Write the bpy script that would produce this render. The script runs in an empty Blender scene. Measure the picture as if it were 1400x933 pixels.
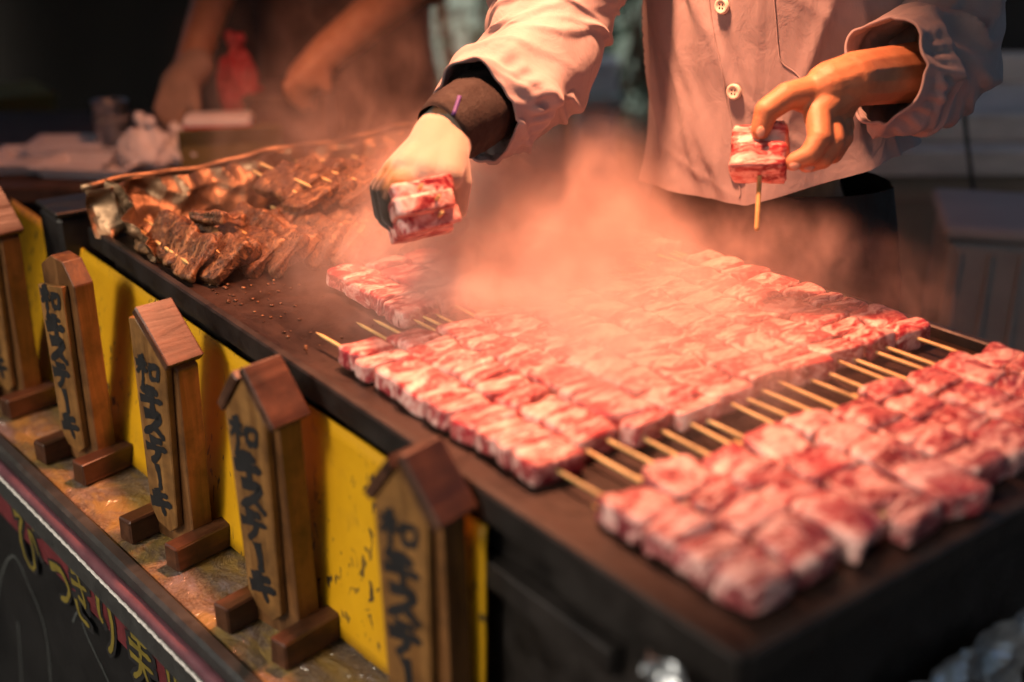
import bpy, bmesh, math, random
from mathutils import Vector, Matrix, noise as mn
from math import radians, sin, cos, pi, exp, sqrt
rng = random.Random(7)
scene = bpy.context.scene
col = scene.collection

# ------------------------------------------------------------------ camera
CZ = 1.35                      # camera height; hot plate top lies 0.47 m below it
FPX = 1619.0
RC = Matrix(((0.60440938, -0.29741141, 0.73907763),
             (0.7966739, 0.22563592, -0.56071306),
             (0.0, 0.92770409, 0.37331638)))
cam_d = bpy.data.cameras.new('camera')
cam = bpy.data.objects.new('camera', cam_d)
col.objects.link(cam)
cam.matrix_world = Matrix.Translation((0, 0, CZ)) @ RC.to_4x4()
cam_d.sensor_width = 36
cam_d.lens = FPX / 1400 * 36
cam_d.clip_start = 0.02
cam_d.clip_end = 500
cam_d.dof.use_dof = True
cam_d.dof.focus_distance = 1.36
cam_d.dof.aperture_fstop = 1.75
scene.camera = cam

# ------------------------------------------------------------------ world, sun, exposure
world = bpy.data.worlds.new('World')
scene.world = world
world.use_nodes = True
wn = world.node_tree
bg = wn.nodes['Background']
sky = wn.nodes.new('ShaderNodeTexSky')
sky.sky_type = 'NISHITA'
sky.sun_disc = False
SUN_EL, SUN_AZ = radians(37), radians(274)       # azimuth of the sun, counter-clockwise from +X
sky.sun_elevation = SUN_EL
sky.sun_rotation = pi / 2 - SUN_AZ
sky.dust_density = 4
wn.links.new(sky.outputs[0], bg.inputs[0])
bg.inputs[1].default_value = 0.065
sun_d = bpy.data.lights.new('sun', 'SUN')
sun_d.energy = 2.1
sun_d.angle = radians(14)
sun_d.color = (1.0, 0.86, 0.68)
sun = bpy.data.objects.new('sun', sun_d)
col.objects.link(sun)
sdir = Vector((cos(SUN_AZ) * cos(SUN_EL), sin(SUN_AZ) * cos(SUN_EL), sin(SUN_EL)))
sun.rotation_euler = sdir.to_track_quat('Z', 'Y').to_euler()
vs = scene.view_settings
vs.view_transform = 'Standard'
vs.look = 'None'
vs.gamma = 1
vs.use_curve_mapping = False
vs.exposure = 0.0
cy = scene.cycles
cy.use_denoising = True
cy.volume_bounces = 1
cy.max_bounces = 5
cy.adaptive_threshold = 0.03
cy.volume_max_steps = 256
cy.sample_clamp_indirect = 6

# ------------------------------------------------------------------ pixel -> ray helpers
FWD = Vector((-0.7967, 0.6044, 0))
RGT = Vector((0.6044, 0.7967, 0))
def ray(x, y):
    return RC @ Vector(((x - 700) / FPX, -(y - 466.5) / FPX, -1))
def at(x, y, hd):                       # point at horizontal distance hd in front of the camera
    d = ray(x, y); d *= hd / d.dot(FWD)
    return Vector((d.x, d.y, d.z + CZ))
def at_z(x, y, z):
    d = ray(x, y); d *= (z - CZ) / d.z
    return Vector((d.x, d.y, z))

# ------------------------------------------------------------------ materials
M = {}
def new_mat(name):
    m = bpy.data.materials.new(name); m.use_nodes = True
    nt = m.node_tree
    b = nt.nodes['Principled BSDF']
    M[name] = m
    return m, nt, b
def N(nt, t, **kw):
    n = nt.nodes.new('ShaderNode' + t)
    for k, v in kw.items():
        if k.startswith('i_'):
            key = k[2:]
            n.inputs[int(key) if key.isdigit() else key.replace('_', ' ')].default_value = v
        else:
            setattr(n, k, v)
    return n
def ramp(nt, fac, stops, interp='LINEAR'):
    r = nt.nodes.new('ShaderNodeValToRGB')
    r.color_ramp.interpolation = interp
    els = r.color_ramp.elements
    while len(els) < len(stops): els.new(0.5)
    for e, (p, c) in zip(els, stops):
        e.position = p
        e.color = (c, c, c, 1) if isinstance(c, (int, float)) else (*c, 1)
    nt.links.new(fac, r.inputs[0])
    return r.outputs[0]
def mix(nt, fac, a, b, mode='MIX'):
    n = nt.nodes.new('ShaderNodeMix'); n.data_type = 'RGBA'; n.blend_type = mode
    for sock, v in ((n.inputs[0], fac), (n.inputs[6], a), (n.inputs[7], b)):
        if isinstance(v, (int, float)): sock.default_value = v
        elif isinstance(v, tuple): sock.default_value = (*v, 1)
        else: nt.links.new(v, sock)
    return n.outputs[2]
def coords(nt, scale=(1, 1, 1), rnd=True, kind='Object', rot=(0, 0, 0)):
    tc = N(nt, 'TexCoord')
    out = tc.outputs[kind]
    if rnd:
        oi = N(nt, 'ObjectInfo')
        ml = N(nt, 'Math', operation='MULTIPLY', i_1=37.7)
        nt.links.new(oi.outputs['Random'], ml.inputs[0])
        ad = N(nt, 'VectorMath', operation='ADD')
        nt.links.new(out, ad.inputs[0]); nt.links.new(ml.outputs[0], ad.inputs[1])
        out = ad.outputs[0]
    mp = N(nt, 'Mapping')
    mp.inputs['Scale'].default_value = scale
    mp.inputs['Rotation'].default_value = rot
    nt.links.new(out, mp.inputs[0])
    return mp.outputs[0]
def noise(nt, vec, scale, detail=4, rough=0.55, dist=0.0):
    n = N(nt, 'TexNoise')
    n.inputs['Scale'].default_value = scale; n.inputs['Detail'].default_value = detail
    n.inputs['Roughness'].default_value = rough; n.inputs['Distortion'].default_value = dist
    nt.links.new(vec, n.inputs['Vector'])
    return n.outputs[0]
def bump(nt, b, h, strength=0.3, dist=0.002):
    n = N(nt, 'Bump'); n.inputs['Strength'].default_value = strength; n.inputs['Distance'].default_value = dist
    nt.links.new(h, n.inputs['Height']); nt.links.new(n.outputs[0], b.inputs['Normal'])
    return n
def simple(name, base, rough=0.6, var=0.25, scale=20, metal=0.0, bs=0.2, bd=0.002, stretch=(1, 1, 1), spec=0.5):
    m, nt, b = new_mat(name)
    v = coords(nt, stretch)
    n = noise(nt, v, scale, 6, 0.6)
    lo = tuple(c * (1 - var) for c in base); hi = tuple(min(1, c * (1 + var)) for c in base)
    nt.links.new(ramp(nt, n, [(0.3, lo), (0.7, hi)]), b.inputs['Base Color'])
    nt.links.new(ramp(nt, n, [(0.3, max(0.02, rough - 0.1)), (0.7, min(1, rough + 0.1))]), b.inputs['Roughness'])
    b.inputs['Metallic'].default_value = metal
    b.inputs['Specular IOR Level'].default_value = spec
    if bs: bump(nt, b, noise(nt, v, scale * 3, 4), bs, bd)
    return m

def meat_mat(name, deep, red, pink, fat, fatbias, rough, fs=1.0, bs=0.32):
    m, nt, b = new_mat(name)
    v0 = coords(nt, (1, 1, 1), True, 'Object')
    w = noise(nt, v0, 22, 3, 0.5)
    wc = N(nt, 'VectorMath', operation='SCALE'); wc.inputs['Scale'].default_value = 0.035
    nz = N(nt, 'TexNoise'); nz.inputs['Scale'].default_value = 26; nz.inputs['Detail'].default_value = 3
    nt.links.new(v0, nz.inputs['Vector']); nt.links.new(nz.outputs[1], wc.inputs[0])
    ad = N(nt, 'VectorMath', operation='ADD')
    nt.links.new(v0, ad.inputs[0]); nt.links.new(wc.outputs[0], ad.inputs[1])
    mp = N(nt, 'Mapping'); mp.inputs['Scale'].default_value = (70, 20, 45); mp.inputs['Rotation'].default_value = (0.2, 0.1, 0.35)
    nt.links.new(ad.outputs[0], mp.inputs[0])
    band = noise(nt, mp.outputs[0], 0.75, 3, 0.5, 0.6)
    fine = noise(nt, mp.outputs[0], 3.2 * fs, 5, 0.6, 0.4)
    vein = noise(nt, ad.outputs[0], 95, 4, 0.65, 1.2)
    big = noise(nt, v0, 17, 2, 0.5)
    f = fatbias
    lean = mix(nt, ramp(nt, big, [(0.35, 0.0), (0.68, 1.0)]), deep, red)
    lean = mix(nt, ramp(nt, fine, [(0.46, 0.0), (0.62, 0.85)]), lean, pink)
    lean = mix(nt, ramp(nt, vein, [(0.55, 0.0), (0.66, 0.7)]), lean, fat)
    fatm = ramp(nt, band, [(0.5 - f, 0.0), (0.56 - f, 0.85), (0.7 - f, 1.0)])
    fatc = mix(nt, ramp(nt, fine, [(0.35, 0.0), (0.6, 1.0)]), pink, fat)
    c = mix(nt, fatm, lean, fatc)
    nt.links.new(c, b.inputs['Base Color'])
    nt.links.new(ramp(nt, fine, [(0.3, rough - 0.1), (0.7, rough + 0.15)]), b.inputs['Roughness'])
    b.inputs['Specular IOR Level'].default_value = 0.45
    bump(nt, b, fine, bs, 0.0025)
    return m
meat_mat('raw_meat', (0.15, 0.007, 0.016), (0.38, 0.025, 0.04), (0.58, 0.17, 0.15), (0.82, 0.58, 0.52), 0.022, 0.38)
meat_mat('raw_meat_lean', (0.11, 0.010, 0.018), (0.33, 0.04, 0.055), (0.54, 0.19, 0.18), (0.76, 0.52, 0.47), 0.01, 0.38)
meat_mat('cooked_meat', (0.014, 0.006, 0.003), (0.06, 0.024, 0.010), (0.16, 0.068, 0.026), (0.34, 0.18, 0.08), -0.08, 0.30, 2.2, 0.9)

def wood_mat(name, c1, c2, rough=0.5, axis=(60, 60, 4)):
    m, nt, b = new_mat(name)
    v = coords(nt, axis)
    n = noise(nt, v, 1.0, 6, 0.6, 1.2)
    v2 = coords(nt, (1, 1, 1))
    big = noise(nt, v2, 26, 5, 0.65)
    c = mix(nt, ramp(nt, n, [(0.35, 0.0), (0.68, 1.0)]), c1, c2)
    c = mix(nt, ramp(nt, big, [(0.42, 0.0), (0.7, 0.8)]), c, tuple(x * 0.35 for x in c1))
    nt.links.new(c, b.inputs['Base Color'])
    nt.links.new(ramp(nt, n, [(0.3, rough - 0.12), (0.7, rough + 0.12)]), b.inputs['Roughness'])
    bump(nt, b, n, 0.35, 0.001)
    return m
wood_mat('sign_wood', (0.085, 0.034, 0.010), (0.20, 0.088, 0.026), 0.5)
wood_mat('sign_face', (0.15, 0.066, 0.018), (0.29, 0.145, 0.040), 0.5)
wood_mat('foot_wood', (0.045, 0.017, 0.008), (0.10, 0.038, 0.015), 0.45, (60, 5, 60))
wood_mat('cap_wood', (0.045, 0.019, 0.011), (0.11, 0.045, 0.022), 0.42, (60, 5, 60))
wood_mat('bamboo', (0.62, 0.40, 0.14), (0.80, 0.58, 0.26), 0.5, (6, 300, 300))
wood_mat('dark_wood', (0.05, 0.03, 0.02), (0.09, 0.055, 0.035), 0.6, (5, 60, 60))

simple('ink', (0.005, 0.005, 0.006), 0.7, 0.3, 60, bs=0)
simple('black_steel', (0.018, 0.0155, 0.0145), 0.5, 0.5, 25, 0.3, 0.3)
simple('black_rubber', (0.03, 0.031, 0.03), 0.45, 0.3, 40)
simple('black_panel', (0.008, 0.008, 0.0085), 0.75, 0.3, 15, spec=0.2)  # panel black and red band kept darker to carry the counter front's shade
simple('red_panel', (0.10, 0.012, 0.016), 0.55, 0.25, 30)
simple('mauve_tube', (0.12, 0.05, 0.063), 0.4, 0.2, 30)
simple('white_cord', (0.62, 0.6, 0.57), 0.6, 0.25, 220, bs=0.5)
simple('yellow_ink', (0.15, 0.115, 0.014), 0.6, 0.25, 60, bs=0)  # letter yellow darkened, the panel's shade is put into the colour
simple('grey_ink', (0.045, 0.052, 0.052), 0.7, 0.4, 70, bs=0)
simple('asphalt', (0.05, 0.05, 0.05), 0.85, 0.3, 60, bs=0.5, bd=0.01)
simple('white_plastic', (0.84, 0.82, 0.81), 0.4, 0.08, 12)
simple('olive_card', (0.17, 0.14, 0.035), 0.7, 0.15, 12)
simple('red_plastic', (0.45, 0.02, 0.035), 0.4, 0.2, 25, bs=0.6, bd=0.01)
simple('clear_grey', (0.25, 0.25, 0.25), 0.3, 0.3, 20)
simple('dark_cloth', (0.012, 0.012, 0.014), 0.85, 0.3, 30)
simple('apron_cloth', (0.009, 0.008, 0.008), 0.8, 0.3, 60, bs=0.4)
simple('trouser_cloth', (0.36, 0.25, 0.18), 0.85, 0.15, 40)
simple('sleeve_knit', (0.008, 0.0045, 0.004), 0.8, 0.4, 90, bs=0.6)
simple('purple_tape', (0.07, 0.035, 0.22), 0.6, 0.1, 30)
simple('wall_tarp', (0.03, 0.028, 0.026), 0.9, 0.35, 3)
simple('canopy_cloth', (0.10, 0.03, 0.025), 0.85, 0.2, 6)
simple('pale_board', (0.66, 0.57, 0.50), 0.6, 0.2, 8, stretch=(1, 1, 6))
simple('cabinet_board', (0.30, 0.23, 0.17), 0.6, 0.25, 6)
simple('grey_crate', (0.40, 0.35, 0.32), 0.45, 0.15, 10)
simple('nail', (0.55, 0.33, 0.24), 0.3, 0.08, 30, bs=0)
simple('hair', (0.012, 0.01, 0.009), 0.45, 0.4, 80)
simple('button_shell', (0.66, 0.60, 0.52), 0.3, 0.08, 60, bs=0)
simple('shoe', (0.02, 0.02, 0.02), 0.5)
simple('leaf', (0.09, 0.15, 0.11), 0.5, 0.5, 5, bs=0)
simple('bark', (0.09, 0.06, 0.04), 0.9, 0.3, 40)
simple('lamp_enamel', (0.30, 0.03, 0.02), 0.35, 0.1, 20)
simple('stone_pale', (0.44, 0.53, 0.50), 0.8, 0.25, 4)

# skin
m, nt, b = new_mat('skin')
v = coords(nt)
nt.links.new(ramp(nt, noise(nt, v, 45, 5, 0.6), [(0.3, (0.40, 0.175, 0.085)), (0.7, (0.52, 0.26, 0.135))]), b.inputs['Base Color'])
b.inputs['Roughness'].default_value = 0.48
b.inputs['Subsurface Weight'].default_value = 0.15
b.inputs['Subsurface Radius'].default_value = (0.01, 0.004, 0.002)
bump(nt, b, noise(nt, coords(nt, (1, 1, 1.6)), 130, 6, 0.7, 0.8), 0.4, 0.0022)
# coat cloth
m, nt, b = new_mat('coat_cloth')
v = coords(nt, rnd=False)
nt.links.new(ramp(nt, noise(nt, v, 9, 5, 0.6), [(0.3, (0.28, 0.25, 0.26)), (0.7, (0.35, 0.31, 0.325))]), b.inputs['Base Color'])
b.inputs['Roughness'].default_value = 0.85
b.inputs['Sheen Weight'].default_value = 0.15
bb = bump(nt, b, noise(nt, coords(nt, (1, 1, 0.6), False), 30, 5, 0.62, 0.8), 0.35, 0.006)
b2_ = N(nt, 'Bump'); b2_.inputs['Strength'].default_value = .4; b2_.inputs['Distance'].default_value = .014
nt.links.new(noise(nt, coords(nt, (1, 1, 0.45), False, rot=(.3, .4, 0)), 13, 3, 0.5, 0.7), b2_.inputs['Height']); nt.links.new(b2_.outputs[0], bb.inputs['Normal'])
# knit glove: white cotton with brown grease stains of its own shape
m, nt, b = new_mat('glove_knit')
v = coords(nt, rnd=False)
tc = N(nt, 'TexCoord')
sep = N(nt, 'SeparateXYZ'); nt.links.new(tc.outputs['Object'], sep.inputs[0])
st = N(nt, 'Math', operation='ADD'); nt.links.new(sep.outputs['X'], st.inputs[0])   # object X = towards finger side
nzs = N(nt, 'Math', operation='MULTIPLY', i_1=0.05); nt.links.new(noise(nt, v, 28, 5, 0.65), nzs.inputs[0]); nt.links.new(nzs.outputs[0], st.inputs[1])
brown = ramp(nt, st.outputs[0], [(0.074, 0.0), (0.094, 1.0)])
black = ramp(nt, st.outputs[0], [(0.098, 0.0), (0.110, 1.0)])
c = mix(nt, brown, (0.40, 0.34, 0.27), (0.26, 0.13, 0.035))
c = mix(nt, black, c, (0.035, 0.02, 0.012))
nt.links.new(c, b.inputs['Base Color'])
b.inputs['Roughness'].default_value = 0.9
b.inputs['Sheen Weight'].default_value = 0.3
wv = N(nt, 'TexWave'); wv.inputs['Scale'].default_value = 190; wv.inputs['Distortion'].default_value = 9; wv.inputs['Detail'].default_value = 3; wv.inputs['Detail Scale'].default_value = 3
wv.bands_direction = 'DIAGONAL'
nt.links.new(v, wv.inputs['Vector'])
bump(nt, b, wv.outputs[1], 0.28, 0.0008)
# yellow painted board with chips and scratches
m, nt, b = new_mat('yellow_paint')
v = coords(nt, rnd=False)
base = ramp(nt, noise(nt, v, 10, 5), [(0.3, (0.52, 0.27, 0.006)), (0.7, (0.66, 0.36, 0.008))])
ch = noise(nt, coords(nt, (1, 1, 0.55), False, rot=(0, 0.5, 0)), 95, 2, 0.5, 0.6)
patch = ramp(nt, noise(nt, v, 9, 2), [(0.40, 0.0), (0.58, 1.0)])
cm = ramp(nt, ch, [(0.63, 0.0), (0.655, 1.0)])
cm2 = mix(nt, patch, (0, 0, 0), cm)
sc = noise(nt, coords(nt, (260, 10, 16), False, rot=(0, 0.55, 0)), 1.0, 2, 0.5, 0.5)
scm = ramp(nt, sc, [(0.735, 0.0), (0.76, 0.85)])
c = mix(nt, cm2, base, (0.05, 0.035, 0.02))
c = mix(nt, scm, c, (0.12, 0.07, 0.02))
gr = ramp(nt, noise(nt, v, 30, 6, 0.7), [(0.55, 0.0), (0.8, 0.35)])
c = mix(nt, gr, c, (0.30, 0.17, 0.02))
nt.links.new(c, b.inputs['Base Color'])
b.inputs['Roughness'].default_value = 0.42
bump(nt, b, noise(nt, v, 45, 4), 0.25, 0.002)
# ledge: bronze speckled sheet under clear crumpled plastic
m, nt, b = new_mat('ledge_sheet')
v = coords(nt, rnd=False)
sp = noise(nt, v, 420, 2, 0.6)
big = noise(nt, coords(nt, (6, 14, 6), False, rot=(0, 0, 0.5)), 1.0, 4, 0.6, 1.5)
c = mix(nt, ramp(nt, sp, [(0.35, 0.0), (0.7, 1.0)]), (0.085, 0.055, 0.034), (0.24, 0.18, 0.125))
c = mix(nt, ramp(nt, big, [(0.48, 0.0), (0.58, 1.0)]), c, (0.24, 0.16, 0.05))
c = mix(nt, ramp(nt, big, [(0.36, 0.8), (0.42, 0.0)]), c, (0.20, 0.16, 0.16))
nt.links.new(c, b.inputs['Base Color'])
b.inputs['Roughness'].default_value = 0.4
b.inputs['Coat Weight'].default_value = 0.8
b.inputs['Coat Roughness'].default_value = 0.06
cb_ = N(nt, 'Bump'); cb_.inputs['Strength'].default_value = 1.0; cb_.inputs['Distance'].default_value = .03
nt.links.new(noise(nt, v, 20, 3, 0.5, 1.2), cb_.inputs['Height']); nt.links.new(cb_.outputs[0], b.inputs['Coat Normal'])
bump(nt, b, noise(nt, v, 26, 6, 0.62, 1.6), 0.8, 0.010)
# hot plate: greasy brown seasoned steel
m, nt, b = new_mat('plate_steel')
v = coords(nt, rnd=False)
n1 = noise(nt, v, 11, 7, 0.65, 0.6)
n2 = noise(nt, coords(nt, (3, 40, 3), False), 2.0, 5, 0.6)
c = mix(nt, ramp(nt, n1, [(0.35, 0.0), (0.7, 1.0)]), (0.008, 0.005, 0.004), (0.028, 0.014, 0.010))
c = mix(nt, ramp(nt, n2, [(0.55, 0.0), (0.75, 0.7)]), c, (0.05, 0.027, 0.017))
nt.links.new(c, b.inputs['Base Color'])
nt.links.new(ramp(nt, n1, [(0.3, 0.28), (0.7, 0.62)]), b.inputs['Roughness'])
b.inputs['Metallic'].default_value = 0.1
b.inputs['Specular IOR Level'].default_value = 0.35
bump(nt, b, noise(nt, v, 60, 6, 0.7), 0.35, 0.003)
# foils
def foil(name, colr, rough):
    m, nt, b = new_mat(name)
    v = coords(nt, rnd=False)
    n = noise(nt, v, 14, 5, 0.6)
    nt.links.new(ramp(nt, n, [(0.35, tuple(x * 0.45 for x in colr)), (0.7, colr)]), b.inputs['Base Color'])
    b.inputs['Metallic'].default_value = 0.85
    b.inputs['Roughness'].default_value = rough
    bump(nt, b, noise(nt, v, 38, 4, 0.6), 0.35, 0.004)
foil('gold_foil', (0.42, 0.26, 0.15), 0.46)
foil('silver_foil', (0.62, 0.68, 0.74), 0.3)
# clear plastic
m, nt, b = new_mat('clear_plastic')
b.inputs['Base Color'].default_value = (0.75, 0.78, 0.78, 1)
b.inputs['Transmission Weight'].default_value = 0.7
b.inputs['Roughness'].default_value = 0.25
# glowing filament bulb
m, nt, b = new_mat('bulb_glow')
b.inputs['Emission Color'].default_value = (1.0, 0.35, 0.175, 1)
b.inputs['Emission Strength'].default_value = 20

# ------------------------------------------------------------------ mesh helpers
def link(name, me, mat, parent=None):
    o = bpy.data.objects.new(name, me)
    col.objects.link(o)
    if mat:
        me.materials.clear(); me.materials.append(M[mat])
    if parent: o.parent = parent
    return o
def from_data(name, vs_, fs, mat, parent=None, smooth=True):
    me = bpy.data.meshes.new(name); me.from_pydata([tuple(v) for v in vs_], [], fs); me.update()
    if smooth:
        for p in me.polygons: p.use_smooth = True
    return link(name, me, mat, parent)
def from_bm(name, bm, mat, parent=None, smooth=False):
    bmesh.ops.recalc_face_normals(bm, faces=bm.faces)
    me = bpy.data.meshes.new(name); bm.to_mesh(me); bm.free()
    if smooth:
        for p in me.polygons: p.use_smooth = True
    return link(name, me, mat, parent)
def bm_box(bm, size, mat4=Matrix(), bev=0.0, seg=1):
    r = bmesh.ops.create_cube(bm, size=1.0)
    vsx = r['verts']
    for v in vsx: v.co = Vector((v.co.x * size[0], v.co.y * size[1], v.co.z * size[2]))
    if bev:
        es = list({e for v in vsx for e in v.link_edges})
        rr = bmesh.ops.bevel(bm, geom=es, offset=bev, segments=seg, affect='EDGES', profile=0.5)
        vsx = list({v for f in rr['faces'] for v in f.verts} | {v for v in vsx if v.is_valid})
    for v in vsx: v.co = mat4 @ v.co
    return vsx
def box(name, size, loc, mat, parent=None, bev=0.002, rot=(0, 0, 0), seg=1, wob=0.0):
    bm = bmesh.new()
    m4 = Matrix.Translation(loc) @ Matrix.Rotation(rot[2], 4, 'Z') @ Matrix.Rotation(rot[1], 4, 'Y') @ Matrix.Rotation(rot[0], 4, 'X')
    bm_box(bm, size, m4, bev, seg)
    if wob:
        for v in bm.verts: v.co += Vector((rng.uniform(-wob, wob), rng.uniform(-wob, wob), rng.uniform(-wob, wob)))
    return from_bm(name, bm, mat, parent)
def prism(name, pts, y0, y1, mat, parent=None, bev=0.001):      # outline in (x, z), extruded along y
    bm = bmesh.new()
    a = [bm.verts.new((x, y0, z)) for x, z in pts]
    f = bm.faces.new(a)
    r = bmesh.ops.extrude_face_region(bm, geom=[f])
    for v in r['geom']:
        if isinstance(v, bmesh.types.BMVert): v.co.y = y1
    if bev: bmesh.ops.bevel(bm, geom=list(bm.edges), offset=bev, segments=1, affect='EDGES')
    return from_bm(name, bm, mat, parent)
def frame_from(dirv, up=Vector((0, 0, 1))):
    z = dirv.normalized()
    if abs(z.dot(up)) > 0.98: up = Vector((1, 0, 0))
    x = up.cross(z).normalized(); y = z.cross(x)
    return x, y, z
def tube(name, pts, rad, mat, parent=None, seg=8, smooth=True):
    vs_, fs = [], []
    n = len(pts)
    up = Vector((0, 0, 1))
    for i, p in enumerate(pts):
        d = pts[min(n - 1, i + 1)] - pts[max(0, i - 1)]
        x, y, z = frame_from(d, up)
        r = rad[i] if isinstance(rad, (list, tuple)) else rad
        for k in range(seg):
            a = 2 * pi * k / seg
            vs_.append(p + x * (r * cos(a)) + y * (r * sin(a)))
    for i in range(n - 1):
        for k in range(seg):
            k2 = (k + 1) % seg
            fs.append((i * seg + k, i * seg + k2, (i + 1) * seg + k2, (i + 1) * seg + k))
    fs.append(tuple(range(seg))[::-1]); fs.append(tuple((n - 1) * seg + k for k in range(seg)))
    return from_data(name, vs_, fs, mat, parent, smooth)
def lathe(name, prof, loc, mat, parent=None, seg=28):
    vs_, fs = [], []
    for r, z in prof:
        for k in range(seg):
            a = 2 * pi * k / seg
            vs_.append(Vector(loc) + Vector((r * cos(a), r * sin(a), z)))
    for i in range(len(prof) - 1):
        for k in range(seg):
            k2 = (k + 1) % seg
            fs.append((i * seg + k, i * seg + k2, (i + 1) * seg + k2, (i + 1) * seg + k))
    return from_data(name, vs_, fs, mat, parent)
def empty(name, loc, label, cat, group=None, rz=0.0):
    o = bpy.data.objects.new(name, None); col.objects.link(o)
    o.empty_display_size = 0.05
    o.location = loc; o.rotation_euler = (0, 0, rz)
    return tag(o, label, cat, group)
def tag(o, label, cat, group=None, kind=None):
    if label: o['label'] = label
    if cat: o['category'] = cat
    if group: o['group'] = group
    if kind: o['kind'] = kind
    return o
def structure(o):
    o['kind'] = 'structure'; return o
def catmull(pts, n):
    P = [Vector(p) for p in pts]; P = [P[0] * 2 - P[1]] + P + [P[-1] * 2 - P[-2]]
    out = []
    for s in range(n + 1):
        t = s / n * (len(P) - 3); i = min(int(t), len(P) - 4); f = t - i
        a, b_, c, d = P[i:i + 4]
        out.append(0.5 * ((2 * b_) + (c - a) * f + (2 * a - 5 * b_ + 4 * c - d) * f * f + (3 * b_ - a - 3 * c + d) * f ** 3))
    return out
# brush strokes -> ribbons with a brush-like taper, drawn in a unit square (y down)
KANJI = {
 'wa': [[(.40,.03),(.14,.13)], [(.02,.30),(.50,.24)], [(.29,.10),(.27,.97)], [(.27,.32),(.03,.68)], [(.30,.36),(.47,.56)],
        [(.58,.30),(.62,.80)], [(.58,.32),(.95,.26),(.88,.78)], [(.62,.72),(.90,.68)]],
 'gyu': [[(.30,.06),(.12,.36)], [(.24,.28),(.82,.22)], [(.02,.60),(.98,.50)], [(.52,.02),(.52,1.0)]],
 'su': [[(.16,.16),(.80,.10),(.56,.50),(.06,.92)], [(.50,.52),(.94,.90)]],
 'te': [[(.24,.14),(.78,.06)], [(.05,.42),(.95,.32)], [(.56,.38),(.50,.66),(.24,.98)]],
 'bar': [[(.46,.02),(.56,.5),(.54,1.0)]],
 'ki': [[(.14,.32),(.82,.18)], [(.04,.62),(.96,.48)], [(.36,.02),(.62,1.0)]],
 'to': [[(.30,.08),(.42,.42)], [(.80,.25),(.30,.50),(.20,.75),(.45,.92),(.85,.88)]],
 'bi': [[(.06,.22),(.40,.15),(.18,.50),(.25,.82),(.50,.90),(.68,.70),(.66,.20),(.92,.52)], [(.80,.06),(.86,.18)], [(.93,.02),(.99,.13)]],
 'tsu': [[(.12,.48),(.60,.36),(.88,.56),(.70,.82),(.40,.94)]],
 'ki_h': [[(.15,.25),(.80,.15)], [(.12,.45),(.85,.34)], [(.38,.02),(.70,.64)], [(.70,.64),(.36,.60)], [(.20,.70),(.30,.92),(.72,.95)]],
 'ri': [[(.25,.08),(.20,.45),(.33,.56)], [(.70,.05),(.77,.45),(.62,.80),(.40,.98)]],
 'bi_k': [[(.32,.02),(.40,.12)], [(.70,.02),(.60,.12)], [(.15,.18),(.85,.15)], [(.20,.31),(.80,.28)], [(.08,.45),(.92,.41)], [(.50,.15),(.50,.56)],
          [(.06,.64),(.94,.58)], [(.50,.56),(.38,.78),(.08,.97)], [(.52,.62),(.70,.82),(.97,.97)]],
 'mi': [[(.06,.25),(.09,.72)], [(.06,.26),(.32,.22),(.30,.66)], [(.09,.64),(.30,.60)], [(.42,.30),(.92,.27)], [(.38,.50),(.97,.47)],
        [(.66,.03),(.66,.99)], [(.63,.52),(.42,.84)], [(.68,.52),(.97,.84)]],
 'zu': [[(.05,.26),(.80,.18)], [(.46,.02),(.46,.50),(.30,.62),(.36,.44),(.50,.60),(.30,.98)], [(.82,.02),(.90,.14)], [(.94,.62),(.99,.74)]],
}
def glyph(bm, strokes, org, ux, uy, nrm, w, h, pen, r, grow=0.0):
    """lay ribbons of the strokes on the plane org + ux*x*w - uy*y*h, a hair proud along nrm"""
    for k, st in enumerate(strokes):
        pts = catmull([Vector((x, y, 0)) for x, y in st], 12 if len(st) > 2 else 7)
        n = len(pts); L, Rr = [], []
        w0 = r.uniform(0.8, 1.2)
        for i, p in enumerate(pts):
            t = i / (n - 1)
            d = pts[min(n - 1, i + 1)] - pts[max(0, i - 1)]
            d = Vector((d.x * w, d.y * h, 0)).normalized()
            q = Vector((-d.y, d.x, 0))
            wd = pen * w0 * (0.62 + 0.55 * (1 - t) ** 2 + 0.25 * exp(-((t - 0.9) / 0.1) ** 2)) * (0.45 + 0.55 * min(1, (1 - t) * 8) ** .5) * r.uniform(.9, 1.1) + grow
            c = Vector((p.x * w, p.y * h, 0))
            if grow:
                if i == 0: c -= d * grow
                if i == n - 1: c += d * grow
            a, b_ = c + q * wd / 2, c - q * wd / 2
            off = nrm * (0.0003 + 0.00006 * k)
            L.append(bm.verts.new(org + ux * a.x - uy * a.y + off)); Rr.append(bm.verts.new(org + ux * b_.x - uy * b_.y + off))
        for i in range(n - 1):
            bm.faces.new((L[i], L[i + 1], Rr[i + 1], Rr[i]))
def glyph_obj(name, key, org, ux, uy, nrm, w, h, pen, mat, parent, r, grow=0.0):
    bm = bmesh.new()
    glyph(bm, KANJI[key], Vector(org), Vector(ux), Vector(uy), Vector(nrm), w, h, pen, r, grow)
    me = bpy.data.meshes.new(name); bm.to_mesh(me); bm.free()
    return link(name, me, mat, parent)

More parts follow.
